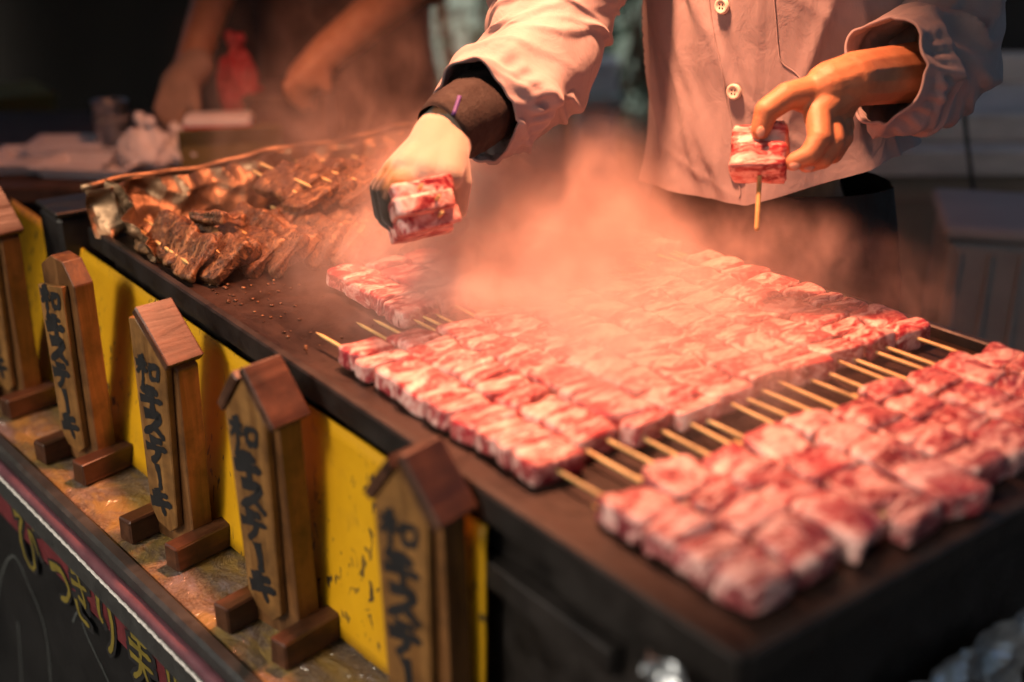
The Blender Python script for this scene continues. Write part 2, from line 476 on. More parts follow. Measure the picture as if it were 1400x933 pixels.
# voxel-remeshed organic bodies: tapered capsules fused into one skin
def capsule(bm, a, b_, ra, rb, seg=14):
    a, b_ = Vector(a), Vector(b_)
    d = b_ - a
    if d.length < 1e-5: d = Vector((0, 0, 1e-4))
    x, y, z = frame_from(d)
    rings = []
    L = d.length
    prof = [(-ra * cos(t), ra * sin(t)) for t in [pi / 12, pi / 5, pi / 3, pi / 2.2]] + [(L + rb * cos(t), rb * sin(t)) for t in [pi / 2.2, pi / 3, pi / 5, pi / 12]]
    for s, r in prof:
        c = a + z * s
        rings.append([bm.verts.new(c + x * (r * cos(2 * pi * k / seg)) + y * (r * sin(2 * pi * k / seg))) for k in range(seg)])
    for i in range(len(rings) - 1):
        for k in range(seg):
            bm.faces.new((rings[i][k], rings[i][(k + 1) % seg], rings[i + 1][(k + 1) % seg], rings[i + 1][k]))
    bm.faces.new(rings[0][::-1]); bm.faces.new(rings[-1])
def ellipsoid(bm, c, radii, rot=Matrix.Identity(3)):
    r = bmesh.ops.create_icosphere(bm, subdivisions=3, radius=1)
    for v in r['verts']: v.co = Vector(c) + rot @ Vector((v.co.x * radii[0], v.co.y * radii[1], v.co.z * radii[2]))
def fuse(name, build, voxel, smooth, mat, parent=None, origin=None, basis=None):
    bm = bmesh.new(); build(bm)
    me = bpy.data.meshes.new('raw'); bm.to_mesh(me); bm.free()
    t = bpy.data.objects.new('raw', me); col.objects.link(t)
    md = t.modifiers.new('r', 'REMESH'); md.mode = 'VOXEL'; md.voxel_size = voxel; md.use_smooth_shade = True
    sm = t.modifiers.new('s', 'SMOOTH'); sm.iterations = smooth; sm.factor = 0.5
    dg = bpy.context.evaluated_depsgraph_get(); dg.update()
    out = bpy.data.meshes.new_from_object(t.evaluated_get(dg))
    bpy.data.objects.remove(t); bpy.data.meshes.remove(me)
    out.name = name
    for p in out.polygons: p.use_smooth = True
    return link(name, out, mat, parent)
def set_frame(o, mat4):          # move the object origin and axes without moving its surface
    o.data.transform(mat4.inverted()); o.matrix_local = mat4
def folds(seed, n, srange, trange, ang, angv, L, W, A):
    r = random.Random(seed)
    return [(r.uniform(*srange), r.uniform(*trange), radians(ang + r.uniform(-angv, angv)), r.uniform(*L), r.uniform(*W), r.uniform(*A)) for _ in range(n)]
def fold_d(fl, s, t, wrap=None):
    d = 0
    for (s0, t0, an, L, W, A) in fl:
        ds, dt = s - s0, t - t0
        if wrap:
            dt = (dt + wrap / 2) % wrap - wrap / 2
        if abs(ds) > 3 * L or abs(dt) > 3 * L: continue
        u = ds * cos(an) + dt * sin(an); w = -ds * sin(an) + dt * cos(an)
        # one steep side, one soft side: reads as a crease
        e = (w / W)
        d += A * exp(-(u / L) ** 2) * exp(-e * e * (1.0 if e > 0 else 3.0))
    return d
def loft(name, path, radii, nring, seg, mat, parent=None, up=Vector((0, 0, 1)), disp=None, closed=False, hint=None):
    """path: list of points, radii: list of (rx, ry); x axis follows hint"""
    pts = catmull(path, nring)
    rr = catmull([Vector((a, b_, 0)) for a, b_ in radii], nring)
    vs_, fs = [], []
    s = 0.0
    for i, p in enumerate(pts):
        if i: s += (pts[i] - pts[i - 1]).length
        d = (pts[min(nring, i + 1)] - pts[max(0, i - 1)]).normalized()
        x = (hint - d * hint.dot(d)).normalized(); y = d.cross(x)
        for k in range(seg):
            a = 2 * pi * k / seg
            nv = x * cos(a) + y * sin(a)
            q = x * (rr[i].x * cos(a)) + y * (rr[i].y * sin(a))
            dd = disp(s, a * (rr[i].x + rr[i].y) / 2, a, i / nring) if disp else 0
            vs_.append(p + q + nv * dd)
    for i in range(nring):
        for k in range(seg):
            k2 = (k + 1) % seg
            fs.append((i * seg + k, i * seg + k2, (i + 1) * seg + k2, (i + 1) * seg + k))
    if closed:
        fs.append(tuple(range(seg))[::-1]); fs.append(tuple(nring * seg + k for k in range(seg)))
    return from_data(name, vs_, fs, mat, parent)

# ================================================================== THE PLACE
PLATE_Z = CZ - 0.47            # 0.88
LEDGE_Z = CZ - 0.73            # 0.62
me = bpy.data.meshes.new('ground')
me.from_pydata([(-150, -150, 0), (150, -150, 0), (150, 150, 0), (-150, 150, 0)], [], [(0, 1, 2, 3)])
structure(link('ground', me, 'asphalt'))

# ---- grill: hot plate on a black steel body
PX0, PX1, PY0, PY1 = -1.61, -0.405, 0.485, 1.085
grill = empty('griddle', ((PX0 + PX1) / 2, 0.785, 0), 'long black steel griddle with a greasy brown hot plate carrying the skewers', 'griddle')
gx, gy = (PX0 + PX1) / 2, 0.785
def gbox(name, x0, x1, y0, y1, z0, z1, mat, bev=0.002, par=grill, org=(gx, gy, 0)):
    return box(name, (x1 - x0, y1 - y0, z1 - z0), ((x0 + x1) / 2 - org[0], (y0 + y1) / 2 - org[1], (z0 + z1) / 2 - org[2]), mat, par, bev)
gbox('hot_plate', PX0 + .012, PX1 - .012, PY0 + .012, PY1 - .012, PLATE_Z - .012, PLATE_Z, 'plate_steel', .001)
gbox('rim', PX0, PX1, PY0, PY0 + .0115, PLATE_Z - .022, PLATE_Z + .006, 'black_steel')
gbox('rim', PX0, PX1, PY1 - .0115, PY1, PLATE_Z - .022, PLATE_Z + .012, 'black_steel')
gbox('rim', PX0, PX0 + .0115, PY0 + .012, PY1 - .012, PLATE_Z - .022, PLATE_Z + .012, 'black_steel')
gbox('rim', PX1 - .0115, PX1, PY0 + .012, PY1 - .012, PLATE_Z - .022, PLATE_Z + .003, 'black_steel')
gbox('body', PX0 + .03, PX1 - .03, PY0 + .02, PY1 - .02, 0.42, PLATE_Z - .023, 'black_steel', .006)
for (lx, ly) in ((PX0 + .06, PY0 + .06), (PX1 - .06, PY0 + .06), (PX0 + .06, PY1 - .06), (PX1 - .06, PY1 - .06)):
    gbox('leg', lx - .02, lx + .02, ly - .02, ly + .02, 0, 0.4195, 'black_steel')
gbox('drip_tray', PX0 + .2, PX1 - .12, PY0 + .002, PY0 + .0195, PLATE_Z - .085, PLATE_Z - .06, 'black_steel')
k_ = lathe('bolt', [(0.0, .006), (.006, .005), (.008, .0), (.008, -.01)], (0, 0, 0), 'clear_grey', grill, 10)
k_.rotation_euler = (pi / 2, 0, 0); k_.location = (-0.50 - gx, PY0 + .0135 - gy, PLATE_Z - .10)

# foil lining hung at the grill's near corner
def crumple(name, fn, nu, nv, amp, freq, mat, parent=None, seed=0, thick=0.0008):
    vs_, fs = [], []
    for j in range(nv + 1):
        for i in range(nu + 1):
            p, n = fn(i / nu, j / nv)
            q = p * freq + Vector((seed, seed * 1.7, 0))
            a = mn.voronoi(q)[0][0] * 1.3 + 0.5 * mn.voronoi(q * 2.3)[0][0] + 0.3 * mn.noise(q * 3)
            vs_.append(p + n * (amp * (a - .6)))
    for j in range(nv):
        for i in range(nu):
            a = j * (nu + 1) + i
            fs.append((a, a + 1, a + nu + 2, a + nu + 1))
    o = from_data(name, vs_, fs, mat, parent, smooth=False)
    md = o.modifiers.new('thickness', 'SOLIDIFY'); md.thickness = thick
    return o
def hang_front(u, v):
    return Vector((-0.475 + .075 * u, PY0 - .006 - .012 * v, PLATE_Z - .024 - .20 * v)), Vector((0, -1, 0))
o = crumple('foil_sheet', hang_front, 24, 40, .018, 26, 'silver_foil', seed=3)
tag(o, 'crumpled silver foil hanging from the griddle front below its free corner', 'foil')
def hang_side(u, v):
    return Vector((PX1 - .022 + .012 * v, PY0 + .10 + .30 * u, PLATE_Z - .13 - .25 * v)), Vector((1, 0, 0))
o = crumple('foil_sheet', hang_side, 70, 40, .02, 16, 'silver_foil', seed=8)
tag(o, 'wide crumpled silver foil curtain hanging down the short side of the griddle', 'foil')

# foil wind screen standing on the far end of the plate
def screen(u, v):
    y = PY0 - .005 + (PY1 - PY0 + .01) * u
    return Vector((PX0 + .035 - .018 * v + .012 * sin(u * 9), y, PLATE_Z + .002 + (.062 + .022 * u + .003 * sin(u * 17)) * v)), Vector((1, 0, 0))
scr = empty('foil_screen', (PX0 + .02, .78, PLATE_Z), 'low wind screen wrapped in crumpled gold foil across the far griddle end', 'wind screen')
def toloc(o, par):                # parent keeping world placement (parent unrotated)
    o.parent = par; o.location = o.location - par.location
    return o
toloc(crumple('foil_face', screen, 130, 34, .038, 12, 'gold_foil', seed=1), scr)
toloc(tube('top_fold', [Vector((PX0 + .014 + .004 * sin(i * 1.3), PY0 - .005 + .61 * i / 40, PLATE_Z + .064 + .022 * i / 40 + .003 * sin(i * .42))) for i in range(41)], .0055, 'gold_foil'), scr)
def side_flap(u, v):
    return Vector((PX0 + .03 + .17 * u, PY0 + .016 + .01 * sin(u * 6), PLATE_Z + .002 + (.075 - .055 * u) * v)), Vector((0, 1, 0))
toloc(crumple('foil_flap', side_flap, 30, 18, .02, 20, 'gold_foil', seed=5), scr)
def back_flap(u, v):
    return Vector((PX0 + .03 + .35 * u, PY1 - .02 + .01 * sin(u * 6), PLATE_Z + .002 + (.083 - .03 * u) * v)), Vector((0, -1, 0))
toloc(crumple('foil_flap', back_flap, 40, 18, .022, 18, 'gold_foil', seed=6), scr)
# black end box beside the screen
bx = empty('burner_box', (PX0 - .055, .50, 0), 'black steel box standing at the far griddle end by the tall dark sign', 'box')
box('housing', (.085, .10, .10), (0, 0, PLATE_Z - .03), 'black_steel', bx, .006)
box('lid', (.09, .105, .008), (0, 0, PLATE_Z + .0245), 'black_steel', bx, .002)
box('stand', (.06, .06, PLATE_Z - .0805), (0, 0, (PLATE_Z - .0805) / 2), 'black_steel', bx, .004)

# ---- stall counter: ledge, trims, front panel with painted lettering
PHI = radians(3.9)
E0 = Vector((-1.607, .327, LEDGE_Z))                       # a point of the ledge's outer edge
CU = Vector((cos(PHI), sin(PHI), 0)); CN = Vector((sin(PHI), -cos(PHI), 0))   # along, outward
ctr = empty('stall_counter', (E0.x + .6, E0.y + .05, 0), 'narrow street stall counter with bronze ledge, mauve tube and lettered dark front', 'counter', rz=PHI)
ctr_inv = (Matrix.Translation(ctr.location) @ Matrix.Rotation(PHI, 4, 'Z')).inverted()
S0, S1 = -0.75, 1.75         # run along the edge from E0
def crun(name, s0, s1, n0, n1, z0, z1, mat, bev=.001):       # box in (along, outward, z) of the counter
    c = E0 + CU * ((s0 + s1) / 2) + CN * ((n0 + n1) / 2); c.z = (z0 + z1) / 2
    return box(name, (s1 - s0, n1 - n0, z1 - z0), ctr_inv @ c, mat, ctr, bev)
# ledge sheet with slightly crumpled surface
vs_, fs = [], []
nu, nv = 220, 16
for j in range(nv + 1):
    for i in range(nu + 1):
        p = E0 + CU * (S0 + (S1 - S0) * i / nu) - CN * (.135 * j / nv)
        q = Vector((p.x * 14, p.y * 22, 0))
        p.z = LEDGE_Z - .0015 + .0022 * (mn.noise(q) + .6 * abs(mn.noise(q * 2.1)))
        vs_.append(ctr_inv @ p)
for j in range(nv):
    for i in range(nu):
        a = j * (nu + 1) + i; fs.append((a, a + 1, a + nu + 2, a + nu + 1))
from_data('ledge_cover', vs_, fs, 'ledge_sheet', ctr)
crun('ledge', S0, S1, -.135, 0, LEDGE_Z - .03, LEDGE_Z - .006, 'dark_wood')
crun('edge_strip', S0, S1, .001, .020, LEDGE_Z - .024, LEDGE_Z + .003, 'black_rubber', .004)
tb = tube('edge_tube', [ctr_inv @ (E0 + CU * (S0 + (S1 - S0) * i / 40) + CN * (.0235 + .0008 * sin(i * 1.1)) + Vector((0, 0, -.0225 + .0006 * sin(i * 2.3)))) for i in range(41)], .0082, 'mauve_tube', ctr, 12)
crun('trim_band', S0, S1, .012, .0265, LEDGE_Z - .075, LEDGE_Z - .031, 'black_rubber', .003)
tube('piping', [ctr_inv @ (E0 + CU * (S0 + (S1 - S0) * i / 400) + CN * (.0272) + Vector((0, 0, -.0375 + .0007 * sin(i * 1.7)))) for i in range(401)], [.0019 + .0006 * (i % 2) for i in range(401)], 'white_cord', ctr, 6)
crun('front_panel', S0, S1, 0, .0115, 0.05, LEDGE_Z - .0305, 'black_panel')
crun('red_band', S0, S1, .0118, .0165, LEDGE_Z - .128, LEDGE_Z - .0755, 'red_panel')
fp = [o for o in ctr.children if o.name.startswith('front_panel')][0]
lr = random.Random(5)
# letters: pixel column of each letter's centre on the panel -> run along the panel
def panel_s(px, py):
    d = ray(px, py); o_ = E0 + CN * .0115
    # intersect ray from the camera with the vertical panel plane
    t = (o_ - Vector((0, 0, CZ))).dot(CN) / d.dot(CN)
    p = Vector((0, 0, CZ)) + d * t
    return (p - E0).dot(CU), p.z
for key, px, py, hpx in (('to', -30, 690, 80), ('bi', 45, 740, 80), ('tsu', 88, 785, 70), ('ki_h', 117, 808, 80), ('ri', 153, 850, 80), ('bi_k', 200, 893, 90), ('mi', 256, 950, 90)):
    s, z = panel_s(px, py)
    z1 = panel_s(px, py + hpx / 2)[1]; z0 = panel_s(px, py - hpx / 2)[1]
    hh = (z0 - z1) * 0.92; ww = hh * (0.72 if key not in ('bi', 'tsu') else .9)
    o0 = E0 + CU * (s - ww / 2) + CN * .0172; o0.z = z + hh / 2
    g = glyph_obj('letter_outline', key, ctr_inv @ o0, (1, 0, 0), (0, 0, 1), (0, -1, 0), ww, hh, hh * .12, 'ink', fp, lr, hh * .10)
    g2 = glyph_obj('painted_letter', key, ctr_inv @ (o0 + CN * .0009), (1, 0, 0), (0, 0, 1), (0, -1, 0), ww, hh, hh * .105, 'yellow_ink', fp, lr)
# large outlined shapes painted in grey lower on the panel
for poly in ([(-6, 900), (0, 800), (18, 760), (40, 800), (62, 860), (70, 933), (72, 990)], [(100, 850), (108, 838), (120, 870), (150, 935), (170, 990)], [(25, 850), (30, 930), (28, 990)]):
    pts = []
    for (a, c_) in poly:
        s, z = panel_s(a, c_); p = E0 + CU * s + CN * .0122; p.z = z; pts.append(ctr_inv @ p)
    pts = catmull(pts, 30)
    bm = bmesh.new(); L = []
    for i, p in enumerate(pts):
        d = (pts[min(30, i + 1)] - pts[max(0, i - 1)]).normalized(); q = Vector((-d.z, 0, d.x)) * .0022
        L.append((bm.verts.new(p + q), bm.verts.new(p - q)))
    for i in range(30): bm.faces.new((L[i][0], L[i + 1][0], L[i + 1][1], L[i][1]))
    me = bpy.data.meshes.new('painted_outline'); bm.to_mesh(me); bm.free(); link('painted_outline', me, 'grey_ink', fp)

# ---- yellow board between ledge and griddle
yb = empty('yellow_board', (-1.2, .45, LEDGE_Z), 'scratched yellow painted board standing between the signs and the griddle', 'board')
def yb_pt(u, v):            # u along, v 0 bottom .. 1 top
    b0 = Vector((-1.95, .400, LEDGE_Z + .004)); b1 = Vector((-.675, .480, LEDGE_Z + .004))
    t0 = Vector((-1.95, .474, PLATE_Z - .026)); t1 = Vector((-.675, .4835, PLATE_Z - .026))
    p = (b0.lerp(b1, u)).lerp(t0.lerp(t1, u), v)
    return p + Vector((0, .0015 * mn.noise(Vector((u * 30, v * 6, 0))), 0))
vs_, fs = [], []
nu, nv = 120, 14
for j in range(nv + 1):
    for i in range(nu + 1):
        p = yb_pt(i / nu, j / nv)
        if j == 0: p.z += .006 * abs(mn.noise(Vector((i * .35, 3, 0))))
        vs_.append(p - yb.location)
for j in range(nv):
    for i in range(nu):
        a = j * (nu + 1) + i; fs.append((a, a + 1, a + nu + 2, a + nu + 1))
o = from_data('painted_panel', vs_, fs, 'yellow_paint', yb)
md = o.modifiers.new('thickness', 'SOLIDIFY'); md.thickness = .004; md.offset = -1
# handwritten marks on it
u0 = (-1.735 + 1.95) / 1.275
pp = yb_pt(u0, .72); pn = Vector((.06, -.98, .2)).normalized()
glyph_obj('brush_mark', 'zu', pp - yb.location + pn * .003, (1, .06, 0), (0, .25, .97), pn, .05, .055, .006, 'ink', o, lr)

# ---- wooden signs
def wooden_sign(X, lean, label, cap, hgt=.275, yoff=0.0, rz=0.0):
    yb0 = E0.y + (X - E0.x) * math.tan(PHI)          # outer ledge edge here
    t = empty('wooden_sign', (X, yb0 + .053 + yoff, LEDGE_Z + .001), label, 'sign', 'wooden signs lined up on the bronze ledge', rz=PHI + .15 + rz)
    W, T = .070, .027
    H = hgt
    sh = Matrix.Identity(4); sh[0][2] = lean
    parts = []
    if cap == 'none':
        outl = [(-W / 2, .0), (W / 2, 0), (W / 2, H - .020), (.016, H + .008), (-.010, H + .012), (-W / 2, H - .004)]
    else:
        outl = [(-W / 2, .0), (W / 2, 0), (W / 2, H - .046), (0, H), (-W / 2, H - .046)] if cap == 'both' else [(-W / 2, .0), (W / 2, 0), (W / 2, H - .052), (-W / 2 + .014, H), (-W / 2, H)]
    post = prism('post', outl, -.002, T - .002, 'sign_wood', t, .0012); parts.append(post)
    fh = H - (.030 if cap != 'none' else .012)
    fbrd = prism('front_board', [(-W / 2 + .004, .044), (-W / 2 + .016, .026), (W / 2 - .030, .020), (W / 2 - .016, .032)] + ([(W / 2 - .008, H - .040), (.0, H - .001), (-W / 2 + .001, H - .044)] if cap == 'both' else [(W / 2 - .008, H - .046), (-W / 2 + .014, H - .002), (-W / 2 + .001, H - .004)] if cap == 'right' else [(W / 2 - .013, fh - .008), (-W / 2 + .002, fh - .016)]), -.0115, -.0025, 'sign_face', t, .0012); parts.append(fbrd)
    gr = random.Random(int(X * 1000))
    keys = ['wa', 'gyu', 'su', 'te', 'bar', 'ki']
    ch = (fh - .058) / 6.0
    zt = fh - .014
    for i, kx in enumerate(keys):
        wch = .045 if kx != 'bar' else .030
        x0 = -.006 - wch / 2 + gr.uniform(-.0015, .0015)
        g = glyph_obj('brush_character', kx, (x0, -.0118, zt), (1, 0, .03), (0, 0, 1), (0, -1, 0), wch, ch * 1.06, .0116 if kx not in ('wa',) else .0084, 'ink', fbrd, gr)
        parts.append(g)
        zt -= ch * (1.02)
    for sx in (-1, 1):
        parts.append(box('foot', (.024, .078, .030), (sx * (W / 2 + .010), .0, .0152), 'foot_wood', t, .002, wob=.0006))
    if cap != 'none':
        for sx in ((-1, 1) if cap == 'both' else (1,)):
            a = radians(53) if cap == 'both' else radians(46)
            L = (.064 if sx > 0 else .052) if cap == 'both' else .076
            d = Vector((sx * cos(a), 0, -sin(a)))
            nrm_ = Vector((sx * sin(a), 0, cos(a)))
            c = Vector((0 if cap == 'both' else -W / 2 + .016, .0085, H)) + nrm_ * .0065 + d * (L / 2 - (.006 if sx > 0 else -.004))
            parts.append(box('cap_board', (L, .046, .011), c, 'cap_wood', t, .0015, (0, sx * a, 0), wob=.0006))
    for p in parts:
        if not p.name.startswith('foot'): p.data.transform(sh)
    return t
wooden_sign(-1.695, .03, 'darkest wooden sign with brush lettering, beside the black box at the far griddle end', 'right', .305)
wooden_sign(-1.440, .0, 'wooden sign with a bare pointed top and no cap boards', 'none', .272, rz=.02)
wooden_sign(-1.180, .03, 'wooden sign with a single sloping reddish cap board in front of the cooked meat', 'right', .280)
wooden_sign(-.952, -.035, 'wooden sign with two cap boards, brightest lettering, between two wide yellow board stretches', 'both', .285)
wooden_sign(-.705, -.03, 'wooden sign with two cap boards at the end of the yellow board, under raw meat', 'both', .292)

# ---- raw beef skewers
def meat_variant(k, size, amp=.0032, lump=1.0, E_=11):
    r = random.Random(100 + k)
    bm = bmesh.new()
    bmesh.ops.create_cube(bm, size=1)
    bmesh.ops.subdivide_edges(bm, edges=list(bm.edges), cuts=6, use_grid_fill=True)
    off = Vector((r.uniform(0, 50), r.uniform(0, 50), r.uniform(0, 50)))
    for v in bm.verts:
        c = v.co * 2
        # superellipsoid rounding
        n = (abs(c.x) ** E_ + abs(c.y) ** E_ + abs(c.z) ** E_) ** (1 / E_)
        c = c / n * 0.98
        p = Vector((c.x * size[0] / 2, c.y * size[1] / 2, c.z * size[2] / 2))
        q = p * 38 + off
        dsp = mn.noise(q) * amp * lump + mn.noise(q * 2.6) * amp * .5
        p += c.normalized() * dsp
        p.x += .003 * sin(p.y * 60 + off.x) ; p.z += .0015 * sin(p.x * 90 + off.y)
        v.co = p
    bmesh.ops.recalc_face_normals(bm, faces=bm.faces)
    me = bpy.data.meshes.new('meat_chunk'); bm.to_mesh(me); bm.free()
    for p in me.polygons: p.use_smooth = True
    return me
RAW = [meat_variant(k, (.042, .0500, .0225), .0026, 1.0, 9) for k in range(16)]
LEAN = [meat_variant(20 + k, (.042, .0500, .024), .0034, 1.2, 9) for k in range(12)]
for me in LEAN: me.materials.append(M['raw_meat_lean'])
for me in RAW: me.materials.append(M['raw_meat'])
def stick_mesh(L, r=.0019):
    bm = bmesh.new()
    seg = 7
    prof = [(0, r * .75), (.002, r), (L - .012, r), (L, r * .2)]
    rings = [[bm.verts.new((x, rr * cos(2 * pi * k / seg), rr * sin(2 * pi * k / seg))) for k in range(seg)] for x, rr in prof]
    for i in range(len(rings) - 1):
        for k in range(seg): bm.faces.new((rings[i][k], rings[i][(k + 1) % seg], rings[i + 1][(k + 1) % seg], rings[i + 1][k]))
    bm.faces.new(rings[0][::-1]); bm.faces.new(rings[-1])
    bmesh.ops.recalc_face_normals(bm, faces=bm.faces)
    me = bpy.data.meshes.new('bamboo_stick'); bm.to_mesh(me); bm.free()
    for p in me.polygons: p.use_smooth = True
    me.materials.append(M['bamboo'])
    return me
ORD = ['first', 'second', 'third', 'fourth', 'fifth', 'sixth', 'seventh', 'eighth', 'ninth', 'tenth', 'eleventh', 'twelfth', 'thirteenth', 'fourteenth']
STK = {}
def raw_skewer(x0, x1, y, nch, tip, tail, label, group, r, rz=0.0, z=PLATE_Z, sticks=2, w=1.0, pool=None):
    """meat from x0 to x1 (world), pointed tip beyond x0, handle beyond x1"""
    t = empty('raw_beef_skewer', ((x0 + x1) / 2, y, z), label, 'skewer', group, rz=rz)
    hl = (x1 - x0) / 2
    wts = [r.uniform(.6, 1.4) for _ in range(nch)]; tot = sum(wts)
    x = -hl
    for wt in wts:
        L = wt / tot * 2 * hl
        o = bpy.data.objects.new('meat_chunk', r.choice(pool or RAW)); col.objects.link(o); o.parent = t
        o.location = (x + L / 2, r.uniform(-.0015, .0015), .0116 + r.uniform(0, .0025))
        o.scale = (L / .042 * 1.02, w * r.uniform(.98, 1.05), r.uniform(.94, 1.08))
        o.rotation_euler = (r.uniform(-.06, .06), r.uniform(-.09, .09), r.uniform(-.13, .13) + (pi if r.random() < .5 else 0))
        x += L
    dy = [-.0105, .0105] if r.random() < .75 else [r.uniform(-.004, .004)]
    for q in dy:
        tl = tail + r.uniform(-.018, .014)
        Lk = round(2 * hl + tip + tl, 3)
        if Lk not in STK: STK[Lk] = stick_mesh(Lk)
        o = bpy.data.objects.new('bamboo_stick', STK[Lk]); col.objects.link(o); o.parent = t
        o.location = (hl + tl, q + r.uniform(-.005, .005), .011 + r.uniform(-.002, .003))
        o.rotation_euler = (0, r.uniform(-.012, .004), pi + r.uniform(-.04, .04))
    return t
r = random.Random(21)
for i in range(10):
    y = .549 + .0532 * i
    lab = f'long raw beef skewer, middle bunch, {ORD[i]} from the yellow board'
    raw_skewer(-.975 + r.uniform(-.012, .012), -.662 + r.uniform(-.012, .012), y, 9, .062 if i < 3 else .03, .085, lab, 'long raw skewers in the middle bunch', r, r.uniform(-.008, .008))
for i in range(10):
    y = .552 + .0535 * i
    lab = f'short raw beef skewer, bunch by hanging foil, {ORD[i]} from the griddle front'
    raw_skewer(-.592 + r.uniform(-.008, .008), -.432 + r.uniform(-.008, .008), y, 4, .012, -.016, lab, 'short raw skewers at the griddle end', r, r.uniform(-.02, .02), pool=LEAN)
for i in range(8):
    y = .655 + .0530 * i
    lab = f'raw beef skewer, smoky bunch beside cooked meat, {ORD[i]} from the yellow board'
    raw_skewer(-1.195 + r.uniform(-.008, .008), -1.025 + r.uniform(-.008, .008), y, 4, .01, .048, lab, 'raw skewers in the smoky bunch', r, r.uniform(-.012, .012))

# ---- cooked skewers, leaning on each other like fallen dominoes
COOK = [meat_variant(40 + k, (.058, .013, .062), .0062, 1.2) for k in range(12)]
for me in COOK: me.materials.append(M['cooked_meat'])
def cooked_skewer(x0, x1, y, z, tilt, nch, label, group, r, tail=.05, rz=0.0):
    t = empty('cooked_beef_skewer', ((x0 + x1) / 2, y, z), label, 'skewer', group, rz=rz)
    hl = (x1 - x0) / 2
    for k in range(nch):
        L = 2 * hl / nch
        o = bpy.data.objects.new('meat_slice', r.choice(COOK)); col.objects.link(o); o.parent = t
        a = tilt + r.uniform(-.12, .12)
        o.location = (-hl + L * (k + .5), r.uniform(-.004, .004) - sin(a) * .0, .028 * cos(a) + .006 * sin(a) + r.uniform(0, .003))
        o.scale = (L / .058 * r.uniform(.94, 1.1), r.uniform(.85, 1.3), r.uniform(.88, 1.1))
        o.rotation_euler = (-a, r.uniform(-.15, .15), r.uniform(-.12, .12) + (pi if r.random() < .0 else 0))
    Lk = round(2 * hl + tail - .025, 2)
    if Lk not in STK: STK[Lk] = stick_mesh(Lk, .0021)
    for q in (-.006, .006):
        o = bpy.data.objects.new('bamboo_stick', STK[Lk]); col.objects.link(o); o.parent = t
        o.location = (-hl - tail, q, .022 + q * .8); o.rotation_euler = (0, r.uniform(-.05, .0), r.uniform(-.05, .05))
    return t
r = random.Random(4)
for i in range(13):
    cooked_skewer(-1.465 + .006 * i + r.uniform(-.01, .01), -1.290 + .006 * i + r.uniform(-.012, .012), .524 + .0245 * i, PLATE_Z + .001, radians(50 + r.uniform(-8, 8)), 3,
                  f'charred cooked beef skewer lying on the plate, {ORD[i]} from yellow board', 'cooked skewers leaning on the plate', r, .05, r.uniform(-.05, .05))
for i in range(7):
    cooked_skewer(-1.50 + .006 * i + r.uniform(-.01, .01), -1.355 + .006 * i + r.uniform(-.01, .01), .715 + .028 * i, PLATE_Z + .045 - .001 * i, radians(56 + r.uniform(-9, 9)), 3,
                  f'charred beef skewer heaped upon other cooked ones, {ORD[i]} from yellow board', 'cooked skewers heaped on top', r, .05, r.uniform(-.05, .05))
t = empty('cooked_beef_piece', (-1.37, .575, PLATE_Z + .058), 'single square slab of cooked beef lying flat on the cooked skewers', 'meat')
o = bpy.data.objects.new('meat_slice', COOK[2]); col.objects.link(o); o.parent = t; o.rotation_euler = (radians(72), 0, .5); o.scale = (1, 1.1, .85)

bm = bmesh.new(); r = random.Random(6)
for _ in range(160):
    c = Vector((r.uniform(-1.42, -1.02), .515 + abs(r.gauss(0, .05)), PLATE_Z + .0012))
    if c.x > -1.2 and r.random() < .6: continue
    q = bmesh.ops.create_icosphere(bm, subdivisions=1, radius=r.uniform(.0008, .0028))
    for v in q['verts']: v.co = Vector((v.co.x * r.uniform(.8, 1.6), v.co.y, v.co.z * .6)) + c
o = from_bm('grease_crumbs', bm, 'cooked_meat', None, True); tag(o, 'dark greasy crumbs scattered on the hot plate by the cooked meat', 'crumbs', kind='stuff')

# ================================================================== PEOPLE
def hand(bm, W, palm, fingers, thumb, rf=.0088):
    """W wrist point; palm: list of (point, radius); fingers: list of joint chains"""
    for (a, ra), (b_, rb) in zip(palm[:-1], palm[1:]): capsule(bm, a, b_, ra, rb)
    for ch_ in fingers + [thumb]:
        for i in range(len(ch_) - 1):
            (a, ra), (b_, rb) = ch_[i], ch_[i + 1]
            capsule(bm, a, b_, ra, rb)

# ---- the cook
F_ANG = radians(22)
FACE = (-FWD * cos(F_ANG) - RGT * sin(F_ANG))           # direction he faces
SIDE = Vector((-FACE.y, FACE.x, 0))                      # his left
TC = at(1052, 283, 1.555); TC.z = 0
cook = empty('person', (TC.x, TC.y, 0), 'person in pale pink work coat and black apron holding raw skewers over the griddle', 'person')
def cl(p): return Vector(p) - cook.location
def tp(l, f, z): return TC + SIDE * l + FACE * f + Vector((0, 0, z))
